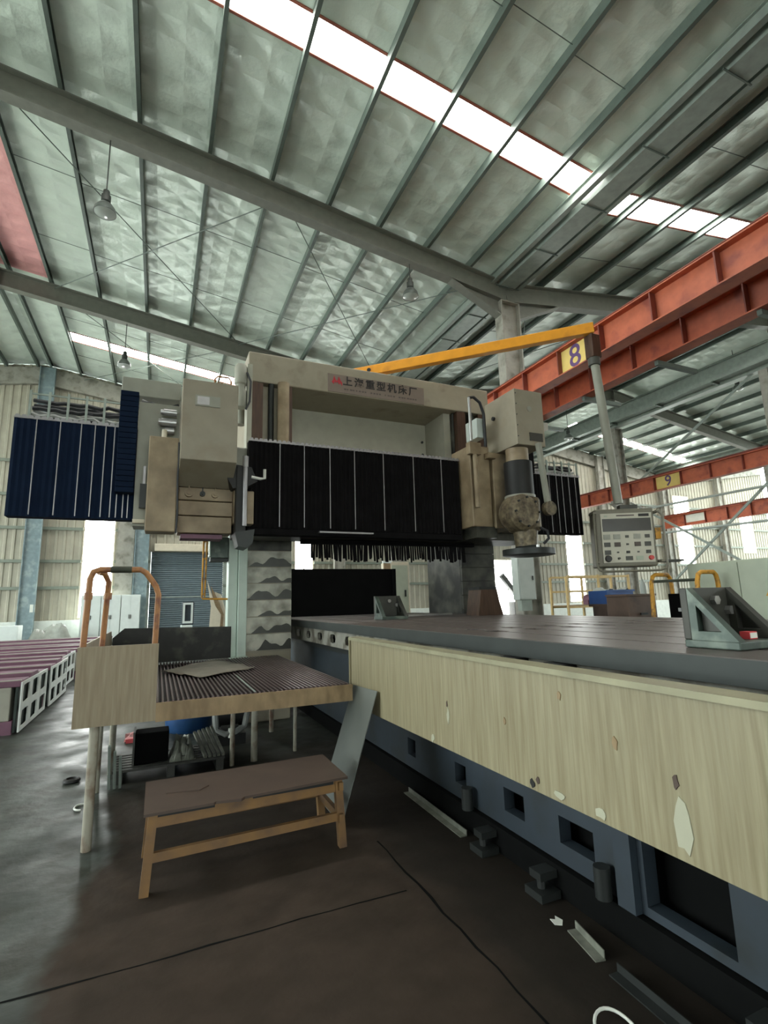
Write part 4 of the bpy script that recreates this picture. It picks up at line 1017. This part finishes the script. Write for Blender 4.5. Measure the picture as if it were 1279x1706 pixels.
# mint pillar at the back of the platform with its box and yellow pipe frame
mp = thing('cover_pillar', 'tall pale mint sheet metal pillar beside the left gantry column', 'pillar', (0.98, 7.25, 0.93))
MB().box(0.86, 0.98, 7.2, 7.45, 0.93, 2.56).build('outer_sheet', 'mint', mp, bevel=0.006); MB().box(0.985, 1.1, 7.14, 7.45, 0.93, 2.5).build('inner_sheet', 'mint', mp, bevel=0.006)
MB().box(0.9, 1.12, 7.12, 7.45, 0.905, 0.93).build('foot_plate', 'mint', mp)
eb = thing('junction_box', 'small grey junction box on the mint pillar', 'box', (0.72, 7.25, 2.2))
MB().box(0.62, 0.855, 7.22, 7.4, 2.24, 2.53).build('case', 'angle_green', eb, bevel=0.01); MB().box(0.605, 0.62, 7.22, 7.38, 2.26, 2.5).build('door', 'mint', eb); MB().box(0.62, 0.855, 7.22, 7.42, 2.2, 2.235).build('shelf', 'steel_dark', eb)
yp = thing('pipe_frame', 'yellow pipe frame hanging beside the mint pillar', 'pipe frame', (0.6, 7.2, 1.7))
m = MB(); m.tube([(0.53, 7.25, 2.58), (0.53, 7.25, 1.72), (0.54, 7.25, 1.7), (0.86, 7.25, 1.69)], 0.013, 8); m.build('outer_pipe', 'rail_yellow', yp, True)
m = MB(); m.cyl((0.575, 7.25, 2.58), (0.565, 7.25, 1.72), 0.012, n=8); m.build('inner_pipe', 'rail_yellow', yp, True)
for z in (1.75, 1.95, 2.22, 2.45):
    m = MB(); m.cyl((0.53, 7.25, z), (0.575, 7.25, z+0.03), 0.009, n=6); m.build('rung', 'rail_yellow', yp, True)

# ------------------------------------------------------------------ bench and leaning sheet
bn = thing('work_bench', 'low rusty steel bench with worn yellow legs', 'bench', (0.6, 3.75, 0))
m = MB(); m.prism([(-0.02, 3.44), (0.36, 3.445), (0.375, 3.46), (0.52, 3.43), (0.545, 3.46), (1.23, 3.5), (1.23, 4.08), (-0.02, 4.05)], 'z', 0.425, 0.44); m.build('top', 'bench_rust', bn)
for a, b in (((0.02, 3.49), (1.18, 3.54)), ((0.02, 4.0), (1.18, 4.02))):
    for z, hh in ((0.385, 0.075), (0.19, 0.05)):
        m = MB(); m.bar((a[0], a[1], z), (b[0], b[1], z), 0.03, hh); m.build('rail', 'bench_yellow', bn)
for x in (0.02, 1.18):
    for z in (0.385, 0.19):
        m = MB(); m.bar((x, 3.49, z), (x, 4.02, z), 0.03, 0.05); m.build('cross_rail', 'bench_yellow', bn)
for (x, y, dx) in ((0.03, 3.49, -0.03), (1.17, 3.54, 0.03), (0.03, 4.0, -0.03), (1.17, 4.02, 0.03)):
    m = MB(); m.bar((x+dx, y, 0.0), (x, y, 0.424), 0.05, 0.05, (0, 1, 0)); m.build('leg', 'bench_yellow', bn)
for x, y, w in ((0.05, 3.47, 0.32), (0.58, 3.5, 0.55)):
    MB().box(x, x+w, y, y+0.006, 0.405, 0.424).build('edge_gap', 'black_oil', bn)
m = MB(); m.prism([(0.1, 3.74), (0.3, 3.70), (0.36, 3.76), (0.33, 3.84), (0.2, 3.83)], 'z', 0.4405, 0.447); o = m.build('rusty_plate', 'bench_rust'); tag(o, 'small bent rusty plate lying on the bench top', 'plate')
P1, P2, P3, P4 = Vector((1.575, 4.3, 0.9)), Vector((1.575, 3.78, 0.92)), Vector((1.29, 3.82, 0.006)), Vector((1.29, 4.36, 0.006))
nn = (P2-P1).cross(P4-P1).normalized()*0.006
m = MB(); m.add([P1, P2, P3, P4, P1+nn, P2+nn, P3+nn, P4+nn], [(0, 1, 2, 3), (4, 7, 6, 5), (0, 4, 5, 1), (1, 5, 6, 2), (2, 6, 7, 3), (3, 7, 4, 0)])
tag(m.build('steel_sheet', 'sheet_steel'), 'grey steel sheet leaning against the splash guard corner', 'sheet')

# ------------------------------------------------------------------ long castings on the left
def casting(y0, d, x1, label):
    r = thing('bed_casting', label, 'casting', (-3.6, y0+d/2, 0), 'long machine castings on the floor')
    x0 = x1-4.2
    MB().box(x0, x1-0.12, y0, y0+d, 0.17, 0.6).build('body', 'casting_grey', r, bevel=0.01)
    MB().box(x0, x1-0.08, y0-0.01, y0+d+0.01, 0.0, 0.17).build('foot', 'casting_purple', r)
    for k, (a, b, h) in enumerate(((0.0, 0.28, 0.68), (0.34, 0.62, 0.72), (0.68, 1.0, 0.66))):
        MB().box(x0, x1-0.019, y0+d*a, y0+d*b, 0.6, h).build('guideway', 'casting_purple', r, bevel=0.01)
        MB().box(x0, x1-0.02, y0+d*a+0.005, y0+d*a+0.05, h+0.0005, h+0.012).build('way_edge', 'casting_grey', r)
    cells = [((y0+d*a, y0+d*b, z0, z1), (y0+d*(a+0.05), y0+d*(b-0.05), z0+0.05, z1-0.04)) for a, b in ((0, 0.33), (0.33, 0.66), (0.66, 1.0)) for z0, z1 in ((0.02, 0.33), (0.33, 0.66))]
    m = MB(); m.holed(cells, 'x', x1-0.018, x1, 0.04); m.build('end_frame', 'casting_white', r)
    MB().box(x1-0.075, x1-0.045, y0+0.01, y0+d-0.01, 0.02, 0.595).build('pocket_back', 'casting_green', r)
    return r
c0 = casting(8.5, 1.75, -1.62, 'nearest purple and grey casting at the left edge')
clone(c0, (0.02, 1.98, 0), 'second casting from the front, directly behind the nearest one')
clone(c0, (-0.1, 3.96, 0), 'third casting from the front, its end half hidden by platform')
clone(c0, (0.15, 5.94, 0), 'fourth casting from the front in the purple row')
clone(c0, (0.1, 7.92, 0), 'fifth casting from the front in the purple row')
clone(c0, (0.3, 9.9, 0), 'rearmost casting of the purple row near the cabinets')

# ------------------------------------------------------------------ cabinets, pile and things by the end wall
def locker(x, label):
    r = thing('steel_cabinet', label, 'cabinet', (x+0.35, 23.6, 0), 'white cabinets by the shutter')
    MB().box(x, x+0.69, 23.4, 23.9, 0.0, 2.15).build('body', 'cabinet_white', r, bevel=0.01)
    for k in range(2):
        d = MB().box(x+0.02+0.33*k, x+0.34+0.33*k, 23.385, 23.399, 0.08, 2.1).build('door', 'cabinet_white', r)
        MB().box(x+0.29+0.06*k, x+0.31+0.06*k, 23.36, 23.384, 1.2, 1.36).build('handle', 'steel_dark', d)
    return r
locker(-2.78, 'leftmost of three white steel cabinets behind the handrail'); locker(-2.07, 'middle one of three white steel cabinets'); locker(-1.36, 'rightmost of three white steel cabinets, nearest the shutter')
m = MB(); nx, ny = 18, 10; vs = []; R = random.Random(9)
for j in range(ny+1):
    for i in range(nx+1):
        a, b = i/nx, j/ny
        e = min(1, 5*min(a, 1-a))*min(1, 4*min(b, 1-b)); vs.append((-4.35+1.5*a, 22.2+1.2*b, 0.02+(0.95+0.12*math.sin(a*9+b*4)+R.uniform(-.06, .06))*e**0.5))
fs = [(j*(nx+1)+i, j*(nx+1)+i+1, (j+1)*(nx+1)+i+1, (j+1)*(nx+1)+i) for j in range(ny) for i in range(nx)]
m.add(vs, fs); tag(m.build('tarp_pile', 'tarp_grey', None, True), 'low pile under a grey tarpaulin left of the cabinets', 'pile')
wb = thing('white_crate', 'white walled box standing in front of the plinth at far left', 'box', (-5.2, 22.4, 0))
MB().box(-5.9, -4.5, 22.1, 22.8, 0.0, 1.1).build('body', 'cabinet_white', wb, bevel=0.02)
MB().box(-5.2, -5.19, 22.085, 22.099, 0.05, 1.05).build('door_seam', 'steel_dark', wb); MB().box(-4.75, -4.7, 22.08, 22.099, 0.5, 0.6).build('latch', 'steel_dark', wb)
wf = thing('machine_stand', 'small blue and white frame standing before the shutter', 'stand', (1.05, 20.5, 0))
m = MB(); m.holed([((0.85, 1.2, 1.0, 1.75), (0.92, 1.13, 1.08, 1.68))], 'y', 20.4, 20.46); m.build('window_frame', 'cabinet_white', wf)
MB().box(0.83, 1.24, 20.47, 20.8, 0.95, 1.78).build('housing', 'bed_blue', wf, bevel=0.02); MB().box(0.8, 1.2, 20.4, 20.8, 0.0, 0.94).build('cabinet', 'cabinet_white', wf, bevel=0.02)
ms = thing('warped_board', 'pale warped boards leaning beside the mint pillar', 'boards', (1.9, 19.0, 0))
for k in range(3):
    m = MB(); m.prism([(1.62+0.12*k, 0), (1.95+0.12*k, 0), (2.05+0.1*k, 1.3), (1.85+0.1*k, 1.6+0.2*k), (1.55+0.14*k, 2.5-0.2*k), (1.7+0.1*k, 1.6)], 'y', 19.0+0.06*k, 19.03+0.06*k); m.build('board', 'cream' if k != 1 else 'wood_plank', ms)

# ------------------------------------------------------------------ clutter below the platform
pt = thing('scrap_pallet', 'dark pallet with steel offcuts under the platform', 'pallet', (0.2, 6.0, 0))
for k in range(7): MB().box(-0.32, 0.68, 5.62+0.09*k, 5.68+0.09*k, 0.1, 0.12).build('deck_board', 'scrap_dark', pt)
for x in (-0.3, 0.15, 0.6): MB().box(x, x+0.07, 5.62, 6.22, 0.0, 0.1).build('bearer', 'scrap_dark', pt)
db = thing('black_case', 'black square case standing on the scrap pallet', 'case', (0.0, 5.8, 0.12))
MB().box(-0.14, 0.16, 5.74, 5.98, 0.121, 0.4).build('shell', 'black_panel', db, bevel=0.01); MB().box(-0.16, -0.142, 5.72, 6.0, 0.121, 0.42).build('lid', 'scrap_dark', db)
sk = thing('torn_sack', 'grey torn sack of swarf lying on the scrap pallet', 'sack', (0.3, 5.85, 0.12))
m = MB(); R = random.Random(4); nx, ny = 12, 8; vs = []
for j in range(ny+1):
    for i in range(nx+1):
        a, b = i/nx, j/ny; e = min(1, 4*min(a, 1-a))*min(1, 3*min(b, 1-b)); vs.append((0.17+0.24*a, 5.66+0.4*b, 0.122+(0.12+0.1*b+R.uniform(-.05, .05))*e))
m.add(vs, [(j*(nx+1)+i, j*(nx+1)+i+1, (j+1)*(nx+1)+i+1, (j+1)*(nx+1)+i) for j in range(ny) for i in range(nx)]); m.build('cloth', 'scrap', sk)
MB().box(0.2, 0.36, 5.7, 5.9, 0.122, 0.16).build('swarf', 'scrap_dark', sk)
for k in range(5):
    x = 0.5+0.042*k; m = MB(); m.bar((x+0.0, 5.64, 0.135), (x-0.08, 6.12, 0.27+0.01*k), 0.028, 0.028); o = m.build('square_bar', 'scrap'); tag(o, ('leftmost', 'second from left', 'middle', 'fourth from left', 'rightmost')[k]+' steel bar of the slanting row on the scrap pallet', 'bar', 'bars on the scrap pallet')
for k in range(3):
    m = MB(); m.bar((-0.33+0.045*k, 5.5, 0.012), (-0.33+0.045*k, 5.3, 0.42-0.05*k), 0.022, 0.022); o = m.build('angle_bar', 'galvanised'); tag(o, ('leftmost', 'middle', 'rightmost')[k]+' thin pale bar leaning beside the left platform legs', 'bar', 'bars leaning by the platform legs')
drum = thing('blue_drum', 'blue open drum standing behind the scrap pallet', 'drum', (0.45, 7.6, 0))
m = MB(); m.lathe((0.45, 7.6, 0.0), [(0.27, 0.0), (0.29, 0.03), (0.3, 0.2), (0.32, 0.22), (0.31, 0.24), (0.34, 0.5), (0.36, 0.52), (0.36, 0.56), (0.33, 0.56), (0.31, 0.5), (0.27, 0.1)], 28); m.build('tub', 'blue_drum', drum, True)
m = MB(); m.tube([(0.12, 7.5, 0.5), (0.08, 7.45, 0.4), (0.12, 7.4, 0.35), (0.18, 7.4, 0.4)], 0.012, 6); m.build('handle', 'steel_dark', drum, True)
pmp = thing('old_pump', 'oily old pump with pale fittings beside the drum', 'pump', (0.85, 6.6, 0))
MB().box(0.68, 1.02, 6.5, 6.9, 0.0, 0.12).build('base', 'black_oil', pmp)
m = MB(); m.cyl((0.66, 6.65, 0.34), (1.0, 6.65, 0.34), 0.16, n=20); m.build('motor', 'black_oil', pmp, True)
MB().box(0.74, 0.94, 6.55, 6.75, 0.12, 0.22).build('mount', 'scrap_dark', pmp)
m = MB(); m.tube([(0.66, 6.5, 0.4), (0.68, 6.46, 0.2), (0.78, 6.45, 0.14), (0.9, 6.45, 0.16), (1.0, 6.48, 0.2), (1.04, 6.5, 0.4)], 0.035, 8); m.build('hose', 'cable_grey', pmp, True)
m = MB(); m.cyl((0.84, 6.44, 0.1), (0.84, 6.44, 0.2), 0.03, n=10); m.build('valve', 'paper_white', pmp, True)
rd = thing('red_cloth', 'crumpled red and white plastic sheet on the floor beyond the legs', 'sheet', (-0.15, 7.4, 0))
m = MB(); R = random.Random(8); vs = []
for j in range(6):
    for i in range(8): vs.append((-0.3+0.05*i, 7.2+0.08*j, 0.004+R.uniform(0, .05)))
m.add(vs, [(j*8+i, j*8+i+1, j*8+i+9, j*8+i+8) for j in range(5) for i in range(7)]); m.build('plastic', 'cart_pink', rd)
MB().box(-0.28, -0.2, 7.2, 7.3, 0.002, 0.05).build('red_patch', 'red_plastic', rd)
# floor litter
m = MB(); m.lathe((-0.67, 5.93, 0.0), [(0.06, 0.0), (0.075, 0.01), (0.07, 0.03), (0.05, 0.035), (0.04, 0.02)], 14); tag(m.build('rubber_cup', 'black_oil', None, True), 'small black rubber cup lying on the pale floor', 'cup')
m = MB(); m.tube([(-0.5+0.05*math.cos(t), 5.15+0.07*math.sin(t), 0.008) for t in [0.3*k for k in range(17)]], 0.008, 6); tag(m.build('wire_ring', 'white_cord', None, True), 'bent white wire ring on the floor behind platform leg', 'wire')
m = MB(); m.prism([(1.87, 2.27), (1.9, 2.25), (1.93, 2.28), (1.92, 2.325), (1.9, 2.3), (1.88, 2.315)], 'z', 0.001, 0.004); tag(m.build('paper_scrap', 'paper_white'), 'torn white paper scrap near the bed feet', 'paper')
for p, q_, lab in (((1.915, 2.2), (1.87, 1.98), 'short pale angle iron lying below the paper scrap'), ((2.0, 4.2), (1.985, 3.28), 'long pale angle iron along the foot of the bed'), ((1.86, 1.9), (1.82, 0.9), 'dark angle iron lying nearest the right edge')):
    m = MB(); m.bar((p[0], p[1], 0.004), (q_[0], q_[1], 0.004), 0.05, 0.006); m.bar((p[0]+0.024, p[1], 0.023), (q_[0]+0.024, q_[1], 0.023), 0.005, 0.034)
    tag(m.build('angle_iron', 'steel_dark' if 'dark' in lab else 'scrap'), lab, 'angle iron', 'angle irons on the floor')
m = MB(); m.tube([(1.615+0.085*math.cos(t)+0.02*math.sin(t), 1.64+0.115*math.sin(t), 0.008+0.02*max(0, math.sin(t))) for t in [-0.6+0.22*k for k in range(21)]], 0.006, 8); tag(m.build('cord_loop', 'white_cord', None, True), 'loop of white cord at the bottom right on the floor', 'cord')

# ------------------------------------------------------------------ right-hand background
ec = thing('electrical_cabinet', 'big pale green electrical cabinet with warning triangle behind the table', 'cabinet', (7.45, 3.4, 0))
MB().box(7.22, 7.72, 2.95, 5.15, 0.0, 2.03).build('body', 'cabinet_green', ec, bevel=0.01)
for k in range(3):
    y1_ = 5.14-0.725*k; d = MB().box(7.2, 7.219, y1_-0.715, y1_, 0.06, 2.0).build('door', 'cabinet_green', ec)
    MB().box(7.17, 7.199, y1_-0.09, y1_-0.06, 1.0, 1.15).build('handle', 'steel_dark', d)
    if k == 1:
        m = MB(); m.prism([(y1_-0.3, 1.54), (y1_-0.42, 1.54), (y1_-0.36, 1.64)], 'x', 7.196, 7.2); m.build('warning_triangle', 'rail_yellow', d)
        m = MB(); m.prism([(y1_-0.33, 1.555), (y1_-0.39, 1.555), (y1_-0.36, 1.61)], 'x', 7.194, 7.196); m.build('warning_mark', 'letter_black', d)
rp = thing('operator_platform', 'far operator platform beyond the table with a dark deck', 'platform', (6.2, 5.8, 0))
MB().box(5.5, 7.05, 4.3, 7.1, 0.88, 0.92).build('deck', 'grate_base', rp)
for x in (5.6, 6.95):
    for y in (4.4, 7.0):
        m = MB(); m.cyl((x, y, 0), (x, y, 0.88), 0.03, n=10); m.build('leg', 'leg_paint', rp, True)
tb = thing('tool_chest', 'brown rusty tool chest on the far platform', 'chest', (6.85, 5.8, 0.92))
MB().box(6.43, 7.03, 5.6, 6.0, 0.921, 1.58).build('body', 'brown_box', tb, bevel=0.01); MB().box(6.42, 7.04, 5.59, 6.01, 1.58, 1.61).build('lid', 'brown_box', tb)
MB().box(6.65, 6.8, 5.575, 5.59, 1.3, 1.33).build('handle', 'steel_dark', tb)
dk = thing('dark_toolbox', 'black box right of the brown chest by the yellow rail', 'box', (6.8, 5.0, 0.92))
MB().box(6.72, 7.02, 4.75, 5.15, 0.921, 1.6).build('body', 'black_panel', dk, bevel=0.01); MB().box(6.7, 6.719, 4.9, 5.0, 1.35, 1.4).build('latch', 'plate_silver', dk)
yr = thing('guard_rail', 'yellow arched guard rail behind the pendant panel', 'guard rail', (6.9, 4.9, 0.92))
for y in (4.6, 5.3):
    m = MB(); m.tube([(6.55, y, 0.925), (6.6, y, 1.75), (6.64, y, 1.85), (6.7, y, 1.88), (6.95, y, 1.88), (7.0, y, 1.84), (7.02, y, 1.75), (7.04, y, 0.925)], 0.03, 10); m.build('hoop', 'rail_yellow', yr, True)
m = MB(); m.cyl((6.63, 4.6, 1.78), (6.63, 5.3, 1.78), 0.02, n=8); m.build('cross_pipe', 'dark_tape', yr, True)
bt = thing('water_bottle', 'clear plastic bottle standing on the brown chest', 'bottle', (6.9, 5.7, 1.61))
m = MB(); m.lathe((6.93, 5.72, 1.611), [(0.04, 0), (0.045, 0.01), (0.045, 0.14), (0.03, 0.18), (0.016, 0.2), (0.016, 0.22)], 16); m.build('body', 'ebox_grey', bt, True)
m = MB(); m.cyl((6.93, 5.72, 1.831), (6.93, 5.72, 1.85), 0.018, n=12); m.build('cap', 'paper_white', bt, True)
# yellow rack with blue crate further back
yk = thing('yellow_rack', 'yellow tubular rack with two shelves near the bright window', 'rack', (12.4, 12.3, 0))
for x in (11.3, 12.6, 13.9):
    for y in (12.0, 12.7):
        MB().box(x-0.03, x+0.03, y-0.03, y+0.03, 0, 2.25 if x > 11.4 else 2.2).build('post', 'rack_yellow', yk)
for z in (0.5, 1.28, 1.75, 2.2):
    for y in (12.0, 12.7): MB().box(11.33, 13.87, y-0.02, y+0.02, z-0.03, z+0.03).build('rail', 'rack_yellow', yk)
for z in (0.55, 1.32): MB().box(11.3, 13.9, 12.03, 12.67, z-0.015, z+0.015).build('shelf', 'wood_plank', yk)
for k, (x, w, h_) in enumerate(((11.5, 0.6, 0.45), (12.75, 0.75, 0.4))):
    m = MB(); m.box(x, x+w, 12.1, 12.6, 0.566, 0.566+h_); o = m.build('white_sack', 'white_sack', bevel=0.08); tag(o, ('left white sack on the lower shelf of the yellow rack', 'right white sack on the lower shelf of the yellow rack')[k], 'sack', 'white sacks')
rc = thing('red_fitting', 'small dark red machine fitting on the yellow rack', 'fitting', (12.7, 12.3, 1.335))
m = MB(); m.cyl((12.55, 12.1, 1.5), (12.55, 12.5, 1.5), 0.15, n=14); m.build('flange', 'casting_purple', rc, True); MB().box(12.3, 12.9, 12.2, 12.4, 1.336, 1.46).build('base', 'casting_purple', rc)
bc = thing('blue_crate', 'blue plastic crate heaped with rags behind the pendant', 'crate', (7.2, 6.6, 0.92))
m = MB(); m.box(6.78, 7.38, 6.3, 6.32, 1.46, 1.68); m.box(6.78, 7.38, 6.68, 6.7, 1.46, 1.68); m.box(6.78, 6.8, 6.32, 6.68, 1.46, 1.68); m.box(7.36, 7.38, 6.32, 6.68, 1.46, 1.68); m.box(6.8, 7.36, 6.32, 6.68, 1.46, 1.48)
m.build('tub', 'blue_plastic', bc)
MB().box(6.76, 7.4, 6.28, 6.3, 1.66, 1.69).build('rim', 'blue_plastic', bc)
m = MB(); R = random.Random(12); vs = []
for j in range(6):
    for i in range(9): vs.append((6.81+0.068*i, 6.33+0.068*j, 1.64+R.uniform(0, .1)*(1 if 0 < i < 8 else 0.3)))
m.add(vs, [(j*9+i, j*9+i+1, j*9+i+10, j*9+i+9) for j in range(5) for i in range(8)]); m.build('rags', 'ebox_grey', bc, True)
cs = thing('crate_stand', 'dark stand carrying the blue crate on the far platform', 'stand', (7.0, 6.5, 0))
MB().box(6.8, 7.04, 6.35, 6.65, 0.921, 1.42).build('pedestal', 'brown_box', cs); MB().box(6.76, 7.4, 6.3, 6.7, 1.42, 1.459).build('top', 'brown_box', cs)
# grey switch cabinet on the tall column and pipe leaning across the bright doorway
sc = thing('switch_cabinet', 'pale grey switch cabinet mounted on the tall column', 'cabinet', (7.87, 9.75, 1.55))
MB().box(7.62, 8.1, 9.6, 9.84, 1.55, 2.56).build('body', 'ebox_grey', sc, bevel=0.01); MB().box(7.64, 8.08, 9.585, 9.599, 1.58, 2.53).build('door', 'ebox_grey', sc); MB().box(8.0, 8.03, 9.57, 9.584, 2.0, 2.1).build('lock', 'steel_dark', sc)
MB().box(7.7, 8.0, 9.65, 9.8, 1.3, 1.549).build('cable_duct', 'galvanised', sc)
mc = thing('loader_arm', 'dark machine arm standing in front of the bright doorway', 'machine', (18.5, 23.8, 0))
m = MB(); m.bar((17.7, 23.8, 2.9), (18.9, 23.8, 1.5), 0.2, 0.26); m.build('arm', 'scrap_dark', mc); m = MB(); m.bar((18.9, 23.8, 1.5), (19.4, 23.8, 2.3), 0.16, 0.16); m.build('strut', 'scrap_dark', mc)
MB().box(18.3, 19.5, 23.5, 24.1, 0, 1.4).build('chassis', 'scrap_dark', mc, bevel=0.05)
